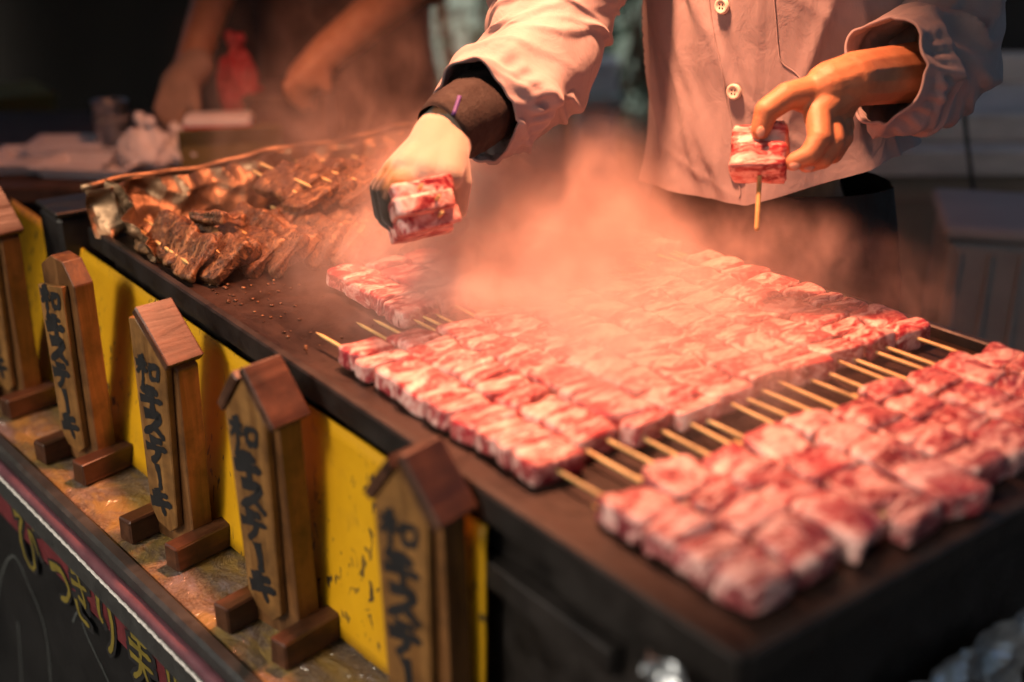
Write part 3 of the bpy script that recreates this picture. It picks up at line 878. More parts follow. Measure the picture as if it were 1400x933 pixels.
# joints from the picture
sh_r = tp(-.20, .0, 1.40); sh_l = tp(.20, .0, 1.40)
el_r = at(752, 92, 1.44); wr_r = at(607, 168, 1.235)
el_l = at(1290, 95, 1.42); wr_l = at(1165, 112, 1.27)
def body(bm):
    c = lambda p: cl(p)
    capsule(bm, c(tp(0, 0, .95)), c(tp(0, .0, 1.20)), .09, .09)
    capsule(bm, c(tp(-.10, 0, 1.25)), c(tp(.10, 0, 1.25)), .07, .07)
    capsule(bm, c(sh_r + SIDE * .05), c(sh_l - SIDE * .05), .065, .065)
    capsule(bm, c(tp(0, 0, 1.40)), c(tp(0, .02, 1.52)), .058, .052)
    ellipsoid(bm, c(tp(0, .04, 1.62)), (.078, .095, .115), Matrix((SIDE, FACE, Vector((0, 0, 1)))).transposed())
    capsule(bm, c(tp(0, .085, 1.54)), c(tp(0, .085, 1.56)), .045, .05)     # jaw
    capsule(bm, c(tp(0, .128, 1.635)), c(tp(0, .142, 1.605)), .010, .014)  # nose
    for s in (-1, 1):
        capsule(bm, c(tp(s * .078, .03, 1.635)), c(tp(s * .08, .025, 1.60)), .016, .012)
    for s in (-1, 1):
        capsule(bm, c(tp(s * .07, 0, .90)), c(tp(s * .095, .0, .50)), .05, .05)
        capsule(bm, c(tp(s * .095, .0, .50)), c(tp(s * .10, -.01, .09)), .05, .042)
        capsule(bm, c(tp(s * .10, -.02, .05)), c(tp(s * .105, .13, .04)), .042, .035)
    for a, e, w in ((sh_r, el_r, wr_r), (sh_l, el_l, wr_l)):
        capsule(bm, c(a), c(e), .045, .036); capsule(bm, c(e), c(w), .034, .022)
bo = fuse('body', body, .012, 4, 'skin', cook)
# face details and hair
for s in (-1, 1):
    o = lathe('eye', [(0, .009), (.006, .007), (.009, 0), (0, -.006)], (0, 0, 0), 'button_shell', bo, 12)
    o.location = cl(tp(s * .031, .122, 1.64)); o.rotation_euler = FACE.to_track_quat('Z', 'Y').to_euler()
    o = box('eyebrow', (.03, .005, .006), cl(tp(s * .032, .128, 1.662)), 'hair', bo, .002, (0, 0, math.atan2(SIDE.y, SIDE.x)))
o = box('mouth', (.042, .006, .009), cl(tp(0, .134, 1.566)), 'red_plastic', bo, .003, (0, 0, math.atan2(SIDE.y, SIDE.x)))
def hairb(bm):
    ellipsoid(bm, cl(tp(0, .012, 1.665)), (.088, .10, .095), Matrix((SIDE, FACE, Vector((0, 0, 1)))).transposed())
    ellipsoid(bm, cl(tp(0, -.02, 1.62)), (.085, .075, .09), Matrix((SIDE, FACE, Vector((0, 0, 1)))).transposed())
fuse('hair', hairb, .008, 2, 'hair', cook)
# bare left hand holding the end of a skewer
def A(x, y, h): return cl(at(x, y, h))
def left_hand(bm):
    W = A(1168, 108, 1.272)
    capsule(bm, W, cl(el_l), .029, .038)
    capsule(bm, W, A(1135, 118, 1.262), .0285, .027)
    for (x0, y0, h0, x1, y1, h1, ra, rb) in ((1150, 112, 1.265, 1100, 132, 1.255, .024, .018), (1145, 128, 1.262, 1118, 158, 1.24, .025, .0155),
                                             (1152, 130, 1.272, 1133, 162, 1.252, .024, .015), (1155, 128, 1.285, 1146, 160, 1.268, .022, .0145)):
        capsule(bm, A(x0, y0, h0), A(x1, y1, h1), ra, rb)
    F_ = lambda *j: [(A(x, y, h), rr) for x, y, h, rr in j]
    chains = [F_((1118, 155, 1.24, .0145), (1121, 190, 1.212, .0130), (1107, 212, 1.205, .0112), (1084, 222, 1.207, .0092)),
              F_((1133, 160, 1.252, .0145), (1139, 194, 1.224, .0130), (1125, 217, 1.216, .0112), (1103, 225, 1.218, .0092)),
              F_((1145, 158, 1.268, .0135), (1152, 188, 1.246, .0120), (1139, 211, 1.236, .0105), (1118, 217, 1.236, .0088)),
              F_((1150, 150, 1.285, .0105), (1157, 174, 1.268, .0092), (1145, 192, 1.258, .0084), (1128, 198, 1.256, .0070)),
              F_((1112, 126, 1.258, .0185), (1076, 132, 1.244, .0150), (1048, 152, 1.232, .0132), (1040, 178, 1.228, .0108))]
    for c in chains:
        for i in range(len(c) - 1): capsule(bm, c[i][0], c[i + 1][0], c[i][1], c[i + 1][1], 12)
fuse('left_hand', left_hand, .0020, 4, 'skin', bo)
hb = [o for o in bo.children if o.name.startswith('left_hand')][0]
for (x, y, h, dx, dy) in ((1040, 181, 1.2165, 0, 1), (1087, 226, 1.1985, -1, .25), (1106, 229, 1.2095, -1, .25)):
    bm = bmesh.new(); bmesh.ops.create_icosphere(bm, subdivisions=2, radius=1)
    d1 = (RGT * dx + Vector((0, 0, -dy))).normalized(); n1_ = (-ray(x, y)).normalized(); d1 = (d1 - n1_ * d1.dot(n1_)).normalized(); d2 = n1_.cross(d1)
    for v in bm.verts: v.co = d1 * (v.co.x * .0062) + d2 * (v.co.y * .0048) + n1_ * (v.co.z * .0016) + A(x, y, h)
    from_bm('nail', bm, 'nail', hb, True)
# gloved right hand, fingers curled around the raw meat
def right_glove(bm):
    capsule(bm, A(616, 178, 1.245), A(604, 190, 1.235), .032, .031)
    capsule(bm, A(604, 190, 1.235), A(592, 225, 1.212), .032, .036)
    for (x0, y0, h0, x1, y1, h1, ra, rb) in ((600, 195, 1.232, 545, 238, 1.205, .028, .019), (604, 200, 1.228, 560, 232, 1.186, .028, .019),
                                             (608, 200, 1.225, 585, 236, 1.180, .028, .019), (612, 200, 1.222, 610, 240, 1.178, .026, .018)):
        capsule(bm, A(x0, y0, h0), A(x1, y1, h1), ra, rb)
    G = lambda *j: [(A(x, y, h), rr) for x, y, h, rr in j]
    chains = [G((545, 238, 1.205, .017), (526, 262, 1.195, .0145), (532, 296, 1.185, .0135), (550, 312, 1.188, .0115)),
              G((556, 234, 1.190, .017), (533, 262, 1.172, .0145), (537, 294, 1.162, .013), (550, 306, 1.172, .011)),
              G((575, 236, 1.184, .0165), (548, 252, 1.166, .014), (538, 276, 1.160, .0125), (548, 296, 1.168, .0105)),
              G((545, 232, 1.215, .016), (522, 258, 1.215, .0135), (526, 290, 1.205, .0125), (542, 306, 1.205, .011)),
              G((616, 215, 1.205, .020), (624, 250, 1.200, .0165), (622, 285, 1.200, .0135))]
    for c in chains:
        for i in range(len(c) - 1): capsule(bm, c[i][0], c[i + 1][0], c[i][1], c[i + 1][1], 12)
gl = fuse('glove', right_glove, .0026, 5, 'glove_knit', cook)
# glove axes: x runs from the wrist side towards the curled fingers (grease stain follows it)
g0 = A(604, 185, 1.22); gxv = (A(522, 285, 1.19) - g0).normalized()
gyv = Vector((0, 0, 1)).cross(gxv).normalized(); gzv = gxv.cross(gyv)
mt = Matrix((gxv, gyv, gzv)).transposed().to_4x4(); mt.translation = g0
set_frame(gl, mt)
# cuff of the glove
# coat body ---------------------------------------------------------
fl1 = folds(3, 34, (0, .5), (.0, 1.2), 8, 24, (.06, .18), (.006, .014), (.003, .009)) + folds(9, 18, (.0, .45), (0, 1.2), 55, 25, (.03, .07), (.006, .012), (.001, .004))
NR, NS = 130, 200
zs = [.935, .98, 1.08, 1.20, 1.32, 1.42, 1.47]
prof = [(.178, .128), (.172, .125), (.168, .122), (.182, .128), (.195, .125), (.16, .09), (.075, .07)]
cps = catmull([Vector((a, b_, z)) for (a, b_), z in zip(prof, zs)], NR)
vs_, fs = [], []
for i, q in enumerate(cps):
    z = q.z
    lean = .012 * (z - .95) / .4
    for k in range(NS):
        a = 2 * pi * k / NS
        n = SIDE * cos(a) + FACE * sin(a)
        d = fold_d(fl1, z - .93, a * .17, 2 * pi * .17) if i < NR * .8 else 0
        fh = max(0, 1 - (z - .935) / .06)
        d += fh * .004 * sin(a * 9 + 1.0)
        d += .006 * mn.noise(Vector((cos(a) * 2.2, sin(a) * 2.2, z * 9)))
        p = tp(q.x * cos(a), q.y * sin(a) + lean, z - .006 * fh * sin(a * 2 + .6)) + n * d
        p.z += (.015 + .075 * max(0, cos(a) + .05)) * max(0, 1 - (z - .935) / .16)
        # placket: front edge overlaps slightly to one side of the middle
        if pi / 2 < a < pi / 2 + .30: p += n * .0022
        vs_.append(cl(p))
for i in range(NR):
    for k in range(NS):
        k2 = (k + 1) % NS
        fs.append((i * NS + k, i * NS + k2, (i + 1) * NS + k2, (i + 1) * NS + k))
coat = from_data('coat', vs_, fs, 'coat_cloth', cook)
def coat_pt(a, z, out=0.0):
    i = min(range(len(cps)), key=lambda j: abs(cps[j].z - z)); k = int(round(a / (2 * pi) * NS)) % NS
    return vs_[i * NS + k] + (SIDE * cos(a) + FACE * sin(a)) * out
coat_v = vs_
# collar
loft('collar', [cl(tp(0, .01, 1.45)), cl(tp(0, .012, 1.49))], [(.078, .075), (.072, .07)], 4, 40, 'coat_cloth', coat, hint=SIDE)
# buttons with four holes and their stitching
def coat_hit(px, py):           # where the sight line of a photo pixel meets the coat
    d = ray(px, py); best = None; o_ = Vector((0, 0, CZ)) - cook.location
    dn = d.normalized()
    for v in coat_v:
        w = v - o_; t = w.dot(dn)
        e = (w - dn * t).length
        if e < .006 and (best is None or t < best[0]): best = (t, v)
    return best[1] if best else A(px, py, 1.44)
for (bx_, by_) in ((987, 12), (1000, 126), (975, -105), (1006, 238)):
    p = coat_hit(bx_, by_)
    n = (p - cl(tp(0, 0, 0))); n.z = 0; n.normalize()
    o = lathe('button', [(0, .0018), (.0055, .0018), (.0065, .0032), (.0088, .0030), (.0098, .0012), (.0098, -.001)], (0, 0, 0), 'button_shell', coat, 24)
    o.location = p + n * .0022; o.rotation_euler = n.to_track_quat('Z', 'Y').to_euler()
    for hx, hy in ((-1, -1), (-1, 1), (1, -1), (1, 1)):
        lathe('button_hole', [(0, .0023), (.0010, .0022), (.0010, .0012)], (hx * .0020, hy * .0020, 0), 'ink', o, 8)
# stitching and pocket seam: thin raised cords lying on the coat
def seam(name, pix, rad=.0007):
    pts = [coat_hit(*p) for p in pix]
    pts = [p + (Vector((p.x, p.y, 0)) - Vector((cl(TC).x, cl(TC).y, 0))).normalized() * .0008 for p in pts]
    tube(name, catmull(pts, len(pts) * 5), rad, 'coat_cloth', coat, 5)
seam('placket_edge', [(966, -10), (971, 30), (976, 60), (983, 100), (990, 140), (996, 180), (1001, 220), (1006, 262), (1008, 276)], .0012)
seam('pocket_seam', [(1056, -10), (1058, 30), (1062, 70), (1068, 92), (1085, 104), (1105, 112)], .0008)
# right sleeve, rolled, with gathered cuff ---------------------------
def sleeve(name, path, radii, seed, hint, cuff, par=coat):
    f1 = folds(seed, 30, (.02, .55), (0, .42), 58, 22, (.05, .12), (.005, .010), (.003, .008))
    f2 = folds(seed + 1, 20, (.0, .5), (0, .42), 22, 18, (.08, .18), (.006, .012), (.003, .009))
    tot = sum((Vector(path[i + 1]) - Vector(path[i])).length for i in range(len(path) - 1))
    def dsp(s, t, a, u):
        d = fold_d(f1, s, t, .42) + fold_d(f2, s, t, .42)
        e = tot - s
        d += .0030 * exp(-((e - .030) / .014) ** 2) * sin(a * 23 + 2 * sin(a * 3)) * (.5 + .5 * sin(a + 2)) + .004 * exp(-((e - .055) / .02) ** 2) * sin(a * 5 + 1)
        d += .007 * exp(-((e - .042) / .016) ** 2)
        d += .008 * mn.noise(Vector((cos(a) * 1.6, sin(a) * 1.6, s * 14 + seed)))
        return d
    o = loft(name, [cl(p) for p in path], radii, 150, 110, 'coat_cloth', par, hint=hint, disp=dsp)
    md = o.modifiers.new('thickness', 'SOLIDIFY'); md.thickness = .003
    return o
sleeve('sleeve', [tp(-.14, -.01, 1.38), at(790, -60, 1.50), at(752, 30, 1.46), at(728, 98, 1.405), at(686, 132, 1.345), at(650, 155, 1.30)],
       [(.085, .08), (.078, .074), (.071, .068), (.069, .066), (.062, .060), (.050, .056)], 17, SIDE, None)
sleeve('sleeve', [tp(.14, -.01, 1.38), at(1275, -70, 1.52), at(1290, 20, 1.46), at(1276, 92, 1.405), at(1245, 102, 1.36), at(1208, 96, 1.315)],
       [(.085, .08), (.076, .074), (.068, .068), (.064, .068), (.056, .062), (.048, .058)], 31, SIDE, None)
# dark knitted undersleeve on the right forearm
def us(s, t, a, u): return .0015 * sin(s * 300) * .3 + .003 * mn.noise(Vector((cos(a) * 2, sin(a) * 2, s * 20)))
o = loft('undersleeve', [cl(at(715, 118, 1.39)), cl(at(660, 148, 1.31)), cl(at(622, 170, 1.255)), cl(at(602, 185, 1.235))], [(.042, .042), (.041, .041), (.038, .039), (.033, .034)], 60, 48, 'sleeve_knit', cook, hint=SIDE, disp=us)
# purple stripe along it
uv_ = [v.co.copy() for v in o.data.vertices]
def near_hit(vl, px, py, tol=.004):
    o_ = Vector((0, 0, CZ)) - cook.location; dn = ray(px, py).normalized(); best = None
    for v in vl:
        w = v - o_; t_ = w.dot(dn)
        if (w - dn * t_).length < tol and (best is None or t_ < best[0]): best = (t_, v)
    return best[1] if best else None
pts = [p for p in (near_hit(uv_, 631, 128), near_hit(uv_, 617, 157)) if p]
if len(pts) > 1: tube('stripe', [pts[0].lerp(pts[1], k / 6) for k in range(7)], .0024, 'purple_tape', o, 6)
# apron and trousers ---------------------------------------------------
fl2 = folds(15, 26, (0, .7), (0, 1.2), 5, 12, (.08, .25), (.012, .025), (.003, .008))
def apd(s, t, a, u): return fold_d(fl2, s, t, 1.12)
loft('apron', [cl(tp(0, .004, .965)), cl(tp(0, .004, .85)), cl(tp(0, .006, .65)), cl(tp(0, .006, .42))], [(.154, .104), (.176, .122), (.198, .136), (.215, .148)], 80, 140, 'apron_cloth', cook, hint=SIDE, disp=apd)
for s in (-1, 1):
    loft('trouser_leg', [cl(tp(s * .085, -.02, .94)), cl(tp(s * .10, -.02, .70)), cl(tp(s * .10, .0, .45)), cl(tp(s * .10, -.01, .06))], [(.058, .07), (.070, .078), (.072, .078), (.065, .068)], 40, 40, 'trouser_cloth', cook, hint=SIDE)
    def shoe(bm, s=s):
        capsule(bm, cl(tp(s * .10, -.035, .05)), cl(tp(s * .105, .12, .042)), .05, .042)
    fuse('shoe', shoe, .01, 3, 'shoe', cook)

# raw skewer held in the bare hand
def held(name_label, pix, hd_, size, rot, n, grp, sticks):
    t = empty('raw_beef_skewer', at(*pix, hd_), name_label, 'skewer', grp)
    t.rotation_euler = rot
    return t
def basis_euler(x, y, z):
    return Matrix((x, y, z)).transposed().to_euler()
# stick axis runs from the meat towards the viewer and down
ax = (-ray(1040, 215).normalized() * .62 + Vector((0, 0, -.78)) + RGT * .02).normalized()
sx_ = (RGT * 0.93 + Vector((0, 0, .36)) - ax * (RGT * 0.93 + Vector((0, 0, .36))).dot(ax)).normalized()
sz_ = ax.cross(sx_)
t = empty('raw_beef_skewer', at(1036, 224, 1.225), 'raw beef skewer pinched in the bare hand in front of the coat', 'skewer')
t.rotation_euler = basis_euler(ax, sx_, sz_)
r = random.Random(77)
for k in range(2):
    o = bpy.data.objects.new('meat_chunk', RAW[k + 3]); col.objects.link(o); o.parent = t
    o.location = (.0 - .026 * k, r.uniform(-.002, .002), r.uniform(-.002, .002)); o.scale = (.70, 1.18, 1.75); o.rotation_euler = (r.uniform(-.06, .06), 0, pi * (k % 2))
STK[.2] = stick_mesh(.11, .0026)
o = bpy.data.objects.new('bamboo_stick', STK[.2]); col.objects.link(o); o.parent = t; o.location = (.075, .002, -.006); o.rotation_euler = (0, 0, pi)
# raw skewers gripped in the glove: ends of three skewers face the viewer
r = random.Random(78)
GRIP = [meat_variant(60 + k, (.042, .064, .019), .0014, 1.0, 18) for k in range(6)]
for me in GRIP: me.materials.append(M['raw_meat'])
for k, (px, py, h, lab) in enumerate(((572, 263, 1.160, 'uppermost raw beef skewer end held in the stained white glove'),
                                      (580, 281, 1.142, 'middle pale raw beef skewer end held in the stained white glove'),
                                      (584, 303, 1.152, 'lowest raw beef skewer end held in the stained white glove'))):
    axk = (-FWD * .80 + RGT * .22 + Vector((0, 0, .42))).normalized()
    yk = (RGT * .93 + Vector((0, 0, .30))); yk = (yk - axk * yk.dot(axk)).normalized(); zk = axk.cross(yk)
    t = empty('raw_beef_skewer', at(px, py, h), lab, 'skewer', 'raw skewers held in the glove')
    t.rotation_euler = basis_euler(axk, yk, zk)
    for q in range(2):
        o = bpy.data.objects.new('meat_chunk', GRIP[k * 2 + q]); col.objects.link(o); o.parent = t
        o.location = (-.036 * q - .002, r.uniform(-.002, .002), 0); o.rotation_euler = (r.uniform(-.08, .08), 0, r.uniform(-.06, .06))
    LL = .10
    if LL not in STK: STK[LL] = stick_mesh(LL, .0019)
    o = bpy.data.objects.new('bamboo_stick', STK[LL]); col.objects.link(o); o.parent = t; o.location = (.034, .010 - .012 * (k == 0), .0); o.rotation_euler = (0, 0, pi)

# ---- second person behind the far griddle end
T2 = at(470, 60, 2.65); T2.z = 0
p2 = empty('person', T2, 'person in dark shirt reaching down to the cluttered table behind the griddle', 'person')
F2 = (-FWD).normalized(); S2 = Vector((-F2.y, F2.x, 0))
def t2(l, f, z): return S2 * l + F2 * f + Vector((0, 0, z))
def c2(x, y, h): return at(x, y, h) - T2
e2 = c2(575, -35, 2.42); w2 = c2(447, 72, 2.28); e2b = c2(300, -30, 2.5); w2b = c2(258, 100, 2.36)
def body2(bm):
    capsule(bm, t2(0, 0, .95), t2(0, 0, 1.25), .13, .14); capsule(bm, t2(-.13, 0, 1.40), t2(.13, 0, 1.40), .08, .08)
    capsule(bm, t2(0, 0, 1.42), t2(0, .03, 1.55), .058, .054); ellipsoid(bm, t2(0, .05, 1.64), (.085, .085, .115))
    capsule(bm, t2(0, .13, 1.65), t2(0, .148, 1.62), .01, .014)
    capsule(bm, t2(.18, 0, 1.40), e2, .055, .05); capsule(bm, e2, w2, .050, .036)
    capsule(bm, t2(-.18, 0, 1.40), e2b, .055, .046); capsule(bm, e2b, w2b, .044, .033)
    for s in (-1, 1):
        capsule(bm, t2(s * .09, 0, .93), t2(s * .10, 0, .48), .09, .06); capsule(bm, t2(s * .10, 0, .48), t2(s * .10, 0, .08), .06, .045)
        capsule(bm, t2(s * .10, -.02, .045), t2(s * .10, .13, .04), .042, .036)
    for (wx, wy, wh, dx) in ((447, 72, 2.28, -1),):
        capsule(bm, c2(447, 72, 2.28), c2(415, 108, 2.25), .036, .034)
        for j, (fx, fy, fh) in enumerate(((392, 118, 2.22), (400, 126, 2.23), (412, 132, 2.24), (424, 132, 2.26))):
            capsule(bm, c2(415 + 4 * j, 106, 2.25), c2(fx, fy, fh), .016, .012); capsule(bm, c2(fx, fy, fh), c2(fx + 4, fy + 16, fh), .012, .009)
        capsule(bm, c2(440, 95, 2.25), c2(448, 122, 2.24), .016, .011)
b2 = fuse('body', body2, .009, 3, 'skin', p2)
def hair2(bm): ellipsoid(bm, t2(0, .02, 1.69), (.095, .10, .09)); ellipsoid(bm, t2(0, -.02, 1.64), (.09, .075, .09))
fuse('hair', hair2, .01, 2, 'hair', p2)
fl3 = folds(55, 20, (0, .6), (0, 1.2), 70, 30, (.05, .12), (.01, .02), (.003, .008))
loft('shirt', [t2(0, 0, .84), t2(0, 0, 1.05), t2(0, 0, 1.28), t2(0, 0, 1.42), t2(0, .01, 1.50)], [(.20, .15), (.19, .15), (.22, .155), (.20, .12), (.075, .075)], 50, 60, 'dark_cloth', p2, hint=S2, disp=lambda s, t, a, u: fold_d(fl3, s, t, 1.2))
loft('shirt_sleeve', [t2(.13, 0, 1.40), (t2(.18, 0, 1.40) + e2) / 2, e2 * .92 + w2 * .08], [(.085, .085), (.082, .08), (.085, .08)], 30, 30, 'dark_cloth', p2, hint=F2)
loft('shirt_sleeve', [t2(-.13, 0, 1.40), (t2(-.18, 0, 1.40) + e2b) / 2, e2b * .95 + w2b * .05], [(.085, .085), (.078, .076), (.075, .072)], 30, 30, 'dark_cloth', p2, hint=F2)
loft('trousers', [t2(0, 0, .98), t2(0, 0, .70), t2(0, 0, .30), t2(0, 0, .06)], [(.18, .14), (.185, .13), (.17, .11), (.15, .09)], 20, 40, 'dark_cloth', p2, hint=S2)
def glove2(bm):
    capsule(bm, c2(268, 88, 2.37), c2(244, 118, 2.33), .036, .036)
    for j, (ax_, ay, bx_, by_) in enumerate(((228, 122, 216, 150), (234, 130, 224, 160), (242, 134, 234, 166), (250, 132, 246, 166))):
        capsule(bm, c2(240 + j * 3, 116, 2.33), c2(ax_, ay, 2.31), .02, .016); capsule(bm, c2(ax_, ay, 2.31), c2(bx_, by_, 2.29), .015, .011); capsule(bm, c2(bx_, by_, 2.29), c2(bx_ + 5, by_ + 14, 2.29), .011, .009)
    capsule(bm, c2(262, 118, 2.32), c2(268, 150, 2.29), .017, .012)
fuse('glove', glove2, .006, 3, 'trouser_cloth', p2)

# ================================================================== BACKGROUND THINGS
# cluttered table
TZ = PLATE_Z - .06
tb = empty('work_table', at_z(190, 232, TZ) * 1.0, 'low dark table with white trays and bags behind the foil screen', 'table')
tb.location.z = 0; TBL = tb.location.copy()
ang = math.atan2(RGT.y, RGT.x)
tb.rotation_euler = (0, 0, ang)
box('table_top', (1.25, .70, .03), (.05, .22, TZ - .0155), 'dark_wood', tb, .004)
for sx in (-1, 1):
    for sy in (-1, 1): box('leg', (.04, .04, TZ - .031), (.05 + sx * .58, .22 + sy * .30, (TZ - .031) / 2), 'dark_wood', tb, .002)
def on_table(px, py): 
    return at_z(px, py, TZ)
def tray(px, py, w, d, label, rz=0, h=.022):
    t = empty('foam_tray', on_table(px, py), label, 'tray', 'trays on the back table', rz=ang + rz)
    bm = bmesh.new()
    vs1 = [bm.verts.new((sx * w / 2 * .86, sy * d / 2 * .86, .002)) for sx, sy in ((-1, -1), (1, -1), (1, 1), (-1, 1))]
    vs2 = [bm.verts.new((sx * w / 2, sy * d / 2, h)) for sx, sy in ((-1, -1), (1, -1), (1, 1), (-1, 1))]
    vs3 = [bm.verts.new((sx * (w / 2 + .008), sy * (d / 2 + .008), h)) for sx, sy in ((-1, -1), (1, -1), (1, 1), (-1, 1))]
    bm.faces.new(vs1)
    for A_, B_ in ((vs1, vs2), (vs2, vs3)):
        for i in range(4): bm.faces.new((A_[i], A_[(i + 1) % 4], B_[(i + 1) % 4], B_[i]))
    o = from_bm('tray_shell', bm, 'white_plastic', t)
    md = o.modifiers.new('thickness', 'SOLIDIFY'); md.thickness = .002
    return t
tray(75, 226, .22, .16, 'white foam tray at the dark end of the back table', .1)
tray(128, 236, .17, .12, 'white foam tray in front of the metal cup on the back table', -.15)
tray(118, 208, .20, .12, 'white foam tray pushed up behind the metal cup', .05)
# metal cup
t = empty('metal_cup', on_table(158, 208), 'tall grey metal cup standing among the white trays', 'cup')
lathe('cup_wall', [(.030, .0), (.031, .002), (.034, .10), (.0355, .102), (.0335, .101), (.030, .005), (0, .004)], (0, 0, 0), 'silver_foil', t)
lathe('cup_band', [(.0338, .06), (.0348, .062), (.0352, .074), (.0344, .076)], (0, 0, 0), 'clear_grey', t)
# white plastic bags (crumpled)
def bag(name, loc, size, mat, label, seed, cat='bag'):
    t = empty(name, loc, label, cat)
    bm = bmesh.new(); bmesh.ops.create_icosphere(bm, subdivisions=4, radius=1)
    for v in bm.verts:
        c = v.co.copy(); q = c * 2.3 + Vector((seed, 0, 0))
        k = 1 + .30 * mn.noise(q) + .16 * (mn.voronoi(q * 1.6)[0][0] - .4)
        up = max(0, c.z)
        v.co = Vector((c.x * size[0] * (1 - .55 * up ** 2) * k, c.y * size[1] * (1 - .55 * up ** 2) * k, max(0, (c.z * .62 + .42)) * size[2] * k))
    from_bm('bag_film', bm, mat, t, True)
    bm = bmesh.new()
    for s in (-1, 1):
        capsule(bm, (s * .005, 0, size[2] * .95), (s * size[0] * .45, 0, size[2] * 1.18), .006, .012)
    from_bm('handle', bm, mat, t, True)
    return t
bag('plastic_bag', on_table(205, 228), (.055, .05, .075), 'white_plastic', 'crumpled white plastic bag beside the metal cup', 2)
bag('plastic_bag', on_table(250, 224), (.05, .04, .055), 'white_plastic', 'small white plastic bag against the olive carton', 9)
# olive carton, packets on it
oc = empty('olive_carton', on_table(318, 222), 'olive cardboard carton on the back table under the red and white packets', 'carton', rz=ang + .25)
box('carton_body', (.19, .20, .060), (0, .06, .031), 'olive_card', oc, .003)
box('carton_flap', (.19, .003, .05), (0, -.045, .055), 'olive_card', oc, .0005, (.5, 0, 0))
oz = TZ + .062
pk = empty('food_packet', at_z(300, 178, oz), 'flat white packet with pink print lying on the olive carton', 'packet', rz=ang + .12)
box('packet_body', (.125, .07, .03), (0, 0, .0155), 'white_plastic', pk, .008, seg=2)
box('printed_band', (.1255, .0705, .009), (0, 0, .012), 'red_plastic', pk, .002)
bag('plastic_bag', at_z(330, 158, oz), (.048, .04, .13), 'red_plastic', 'tall crumpled red plastic bag behind the white packet', 5)
db = empty('dark_basket', on_table(400, 205), 'dark box on the back table under the reaching bare hand', 'box', rz=ang)
box('box_body', (.16, .20, .10), (0, .05, .051), 'dark_wood', db, .004)
box('box_rim', (.168, .208, .012), (0, .05, .107), 'dark_wood', db, .003)
# yellow crate on the dark side
yc = empty('yellow_crate', at(2, 165, 2.9).xy.to_3d(), 'dull yellow crate at the dark end behind the table', 'crate', rz=ang + .6)
zc = at(2, 165, 2.9).z
box('crate_body', (.22, .2, .12), (0, 0, zc), 'olive_card', yc, .004); box('crate_rim', (.232, .212, .016), (0, 0, zc + .064), 'olive_card', yc, .003)
box('stand', (.16, .16, zc - .0605), (0, 0, (zc - .0605) / 2), 'dark_wood', yc, .003)

# dark tarp walls left and right of the opening behind the cook
def wall(name, p0, p1, h, label, mat='wall_tarp', seed=0):
    d = (p1 - p0); L = d.length; d.normalize(); n = Vector((-d.y, d.x, 0))
    vs_, fs = [], []
    nu, nv = 60, 12
    for j in range(nv + 1):
        for i in range(nu + 1):
            u = i / nu
            vs_.append(p0 + d * (L * u) + n * (.03 * sin(u * L * 9 + seed) + .03 * mn.noise(Vector((u * L * 2, j * .3, seed)))) + Vector((0, 0, .01 + h * j / nv)))
    for j in range(nv):
        for i in range(nu):
            a = j * (nu + 1) + i; fs.append((a, a + 1, a + nu + 2, a + nu + 1))
    o = from_data(name, vs_, fs, mat)
    md = o.modifiers.new('thickness', 'SOLIDIFY'); md.thickness = .01
    tag(o, label, 'tarp')
    return o
def gp(px, hd_): p = at(px, 200, hd_); p.z = 0; return p
wall('tarp_wall', gp(-900, 3.4), gp(585, 3.5), 1.35, 'dark brown tarp wall behind the cluttered table')
wall('tarp_wall', gp(905, 3.3), gp(2300, 2.9), 1.25, 'dark tarp wall behind the pale-topped cabinet', seed=3)
# storage cabinet behind the cook at right
cb = empty('storage_cabinet', gp(1390, 2.55), 'brown storage cabinet with thick pale boards on top beside the apron', 'cabinet', rz=ang)
cz0 = CZ - .62
box('cabinet_body', (.95, .5, cz0 - .001), (0, .22, cz0 / 2), 'cabinet_board', cb, .004)
box('door', (.44, .016, cz0 - .12), (-.235, -.0385, cz0 / 2), 'cabinet_board', cb, .003)
box('door', (.44, .016, cz0 - .12), (.235, -.0385, cz0 / 2), 'cabinet_board', cb, .003)
box('top_board', (1.0, .56, .055), (0, .21, cz0 + .028), 'pale_board', cb, .004)
box('top_board', (.99, .46, .06), (.0, .25, cz0 + .0865), 'pale_board', cb, .006)
box('back_board', (.98, .05, .07), (.0, .44, cz0 + .152), 'pale_board', cb, .006)
pts = [at(1312, -60, 2.28), at(1314, 60, 2.28), at(1318, 150, 2.27), at(1328, 240, 2.27), at(1341, 330, 2.26), at(1348, 420, 2.25)]
o = tube('cable', catmull(pts, 30), .0045, 'black_rubber'); tag(o, 'black cable hanging down in front of the pale-topped cabinet', 'cable')
# plastic crate
pc = empty('plastic_crate', gp(1400, 1.95), 'grey plastic storage crate with lid in front of the cabinet', 'crate', rz=ang - .25)
zt = CZ - .585
def crate_box(name, w, d, z0, z1, mat):
    return box(name, (w, d, z1 - z0), (0.02, .1, (z0 + z1) / 2), mat, pc, .012, seg=2)
crate_box('crate_body', .24, .26, zt - .30, zt - .012, 'grey_crate'); crate_box('lid', .265, .285, zt - .0115, zt + .014, 'grey_crate')
for k in range(5): box('rib', (.008, .006, .24), (-.08 + k * .05, -.0325, zt - .15), 'grey_crate', pc, .002)
crate_box('stand', .22, .24, .001, zt - .301, 'black_steel')

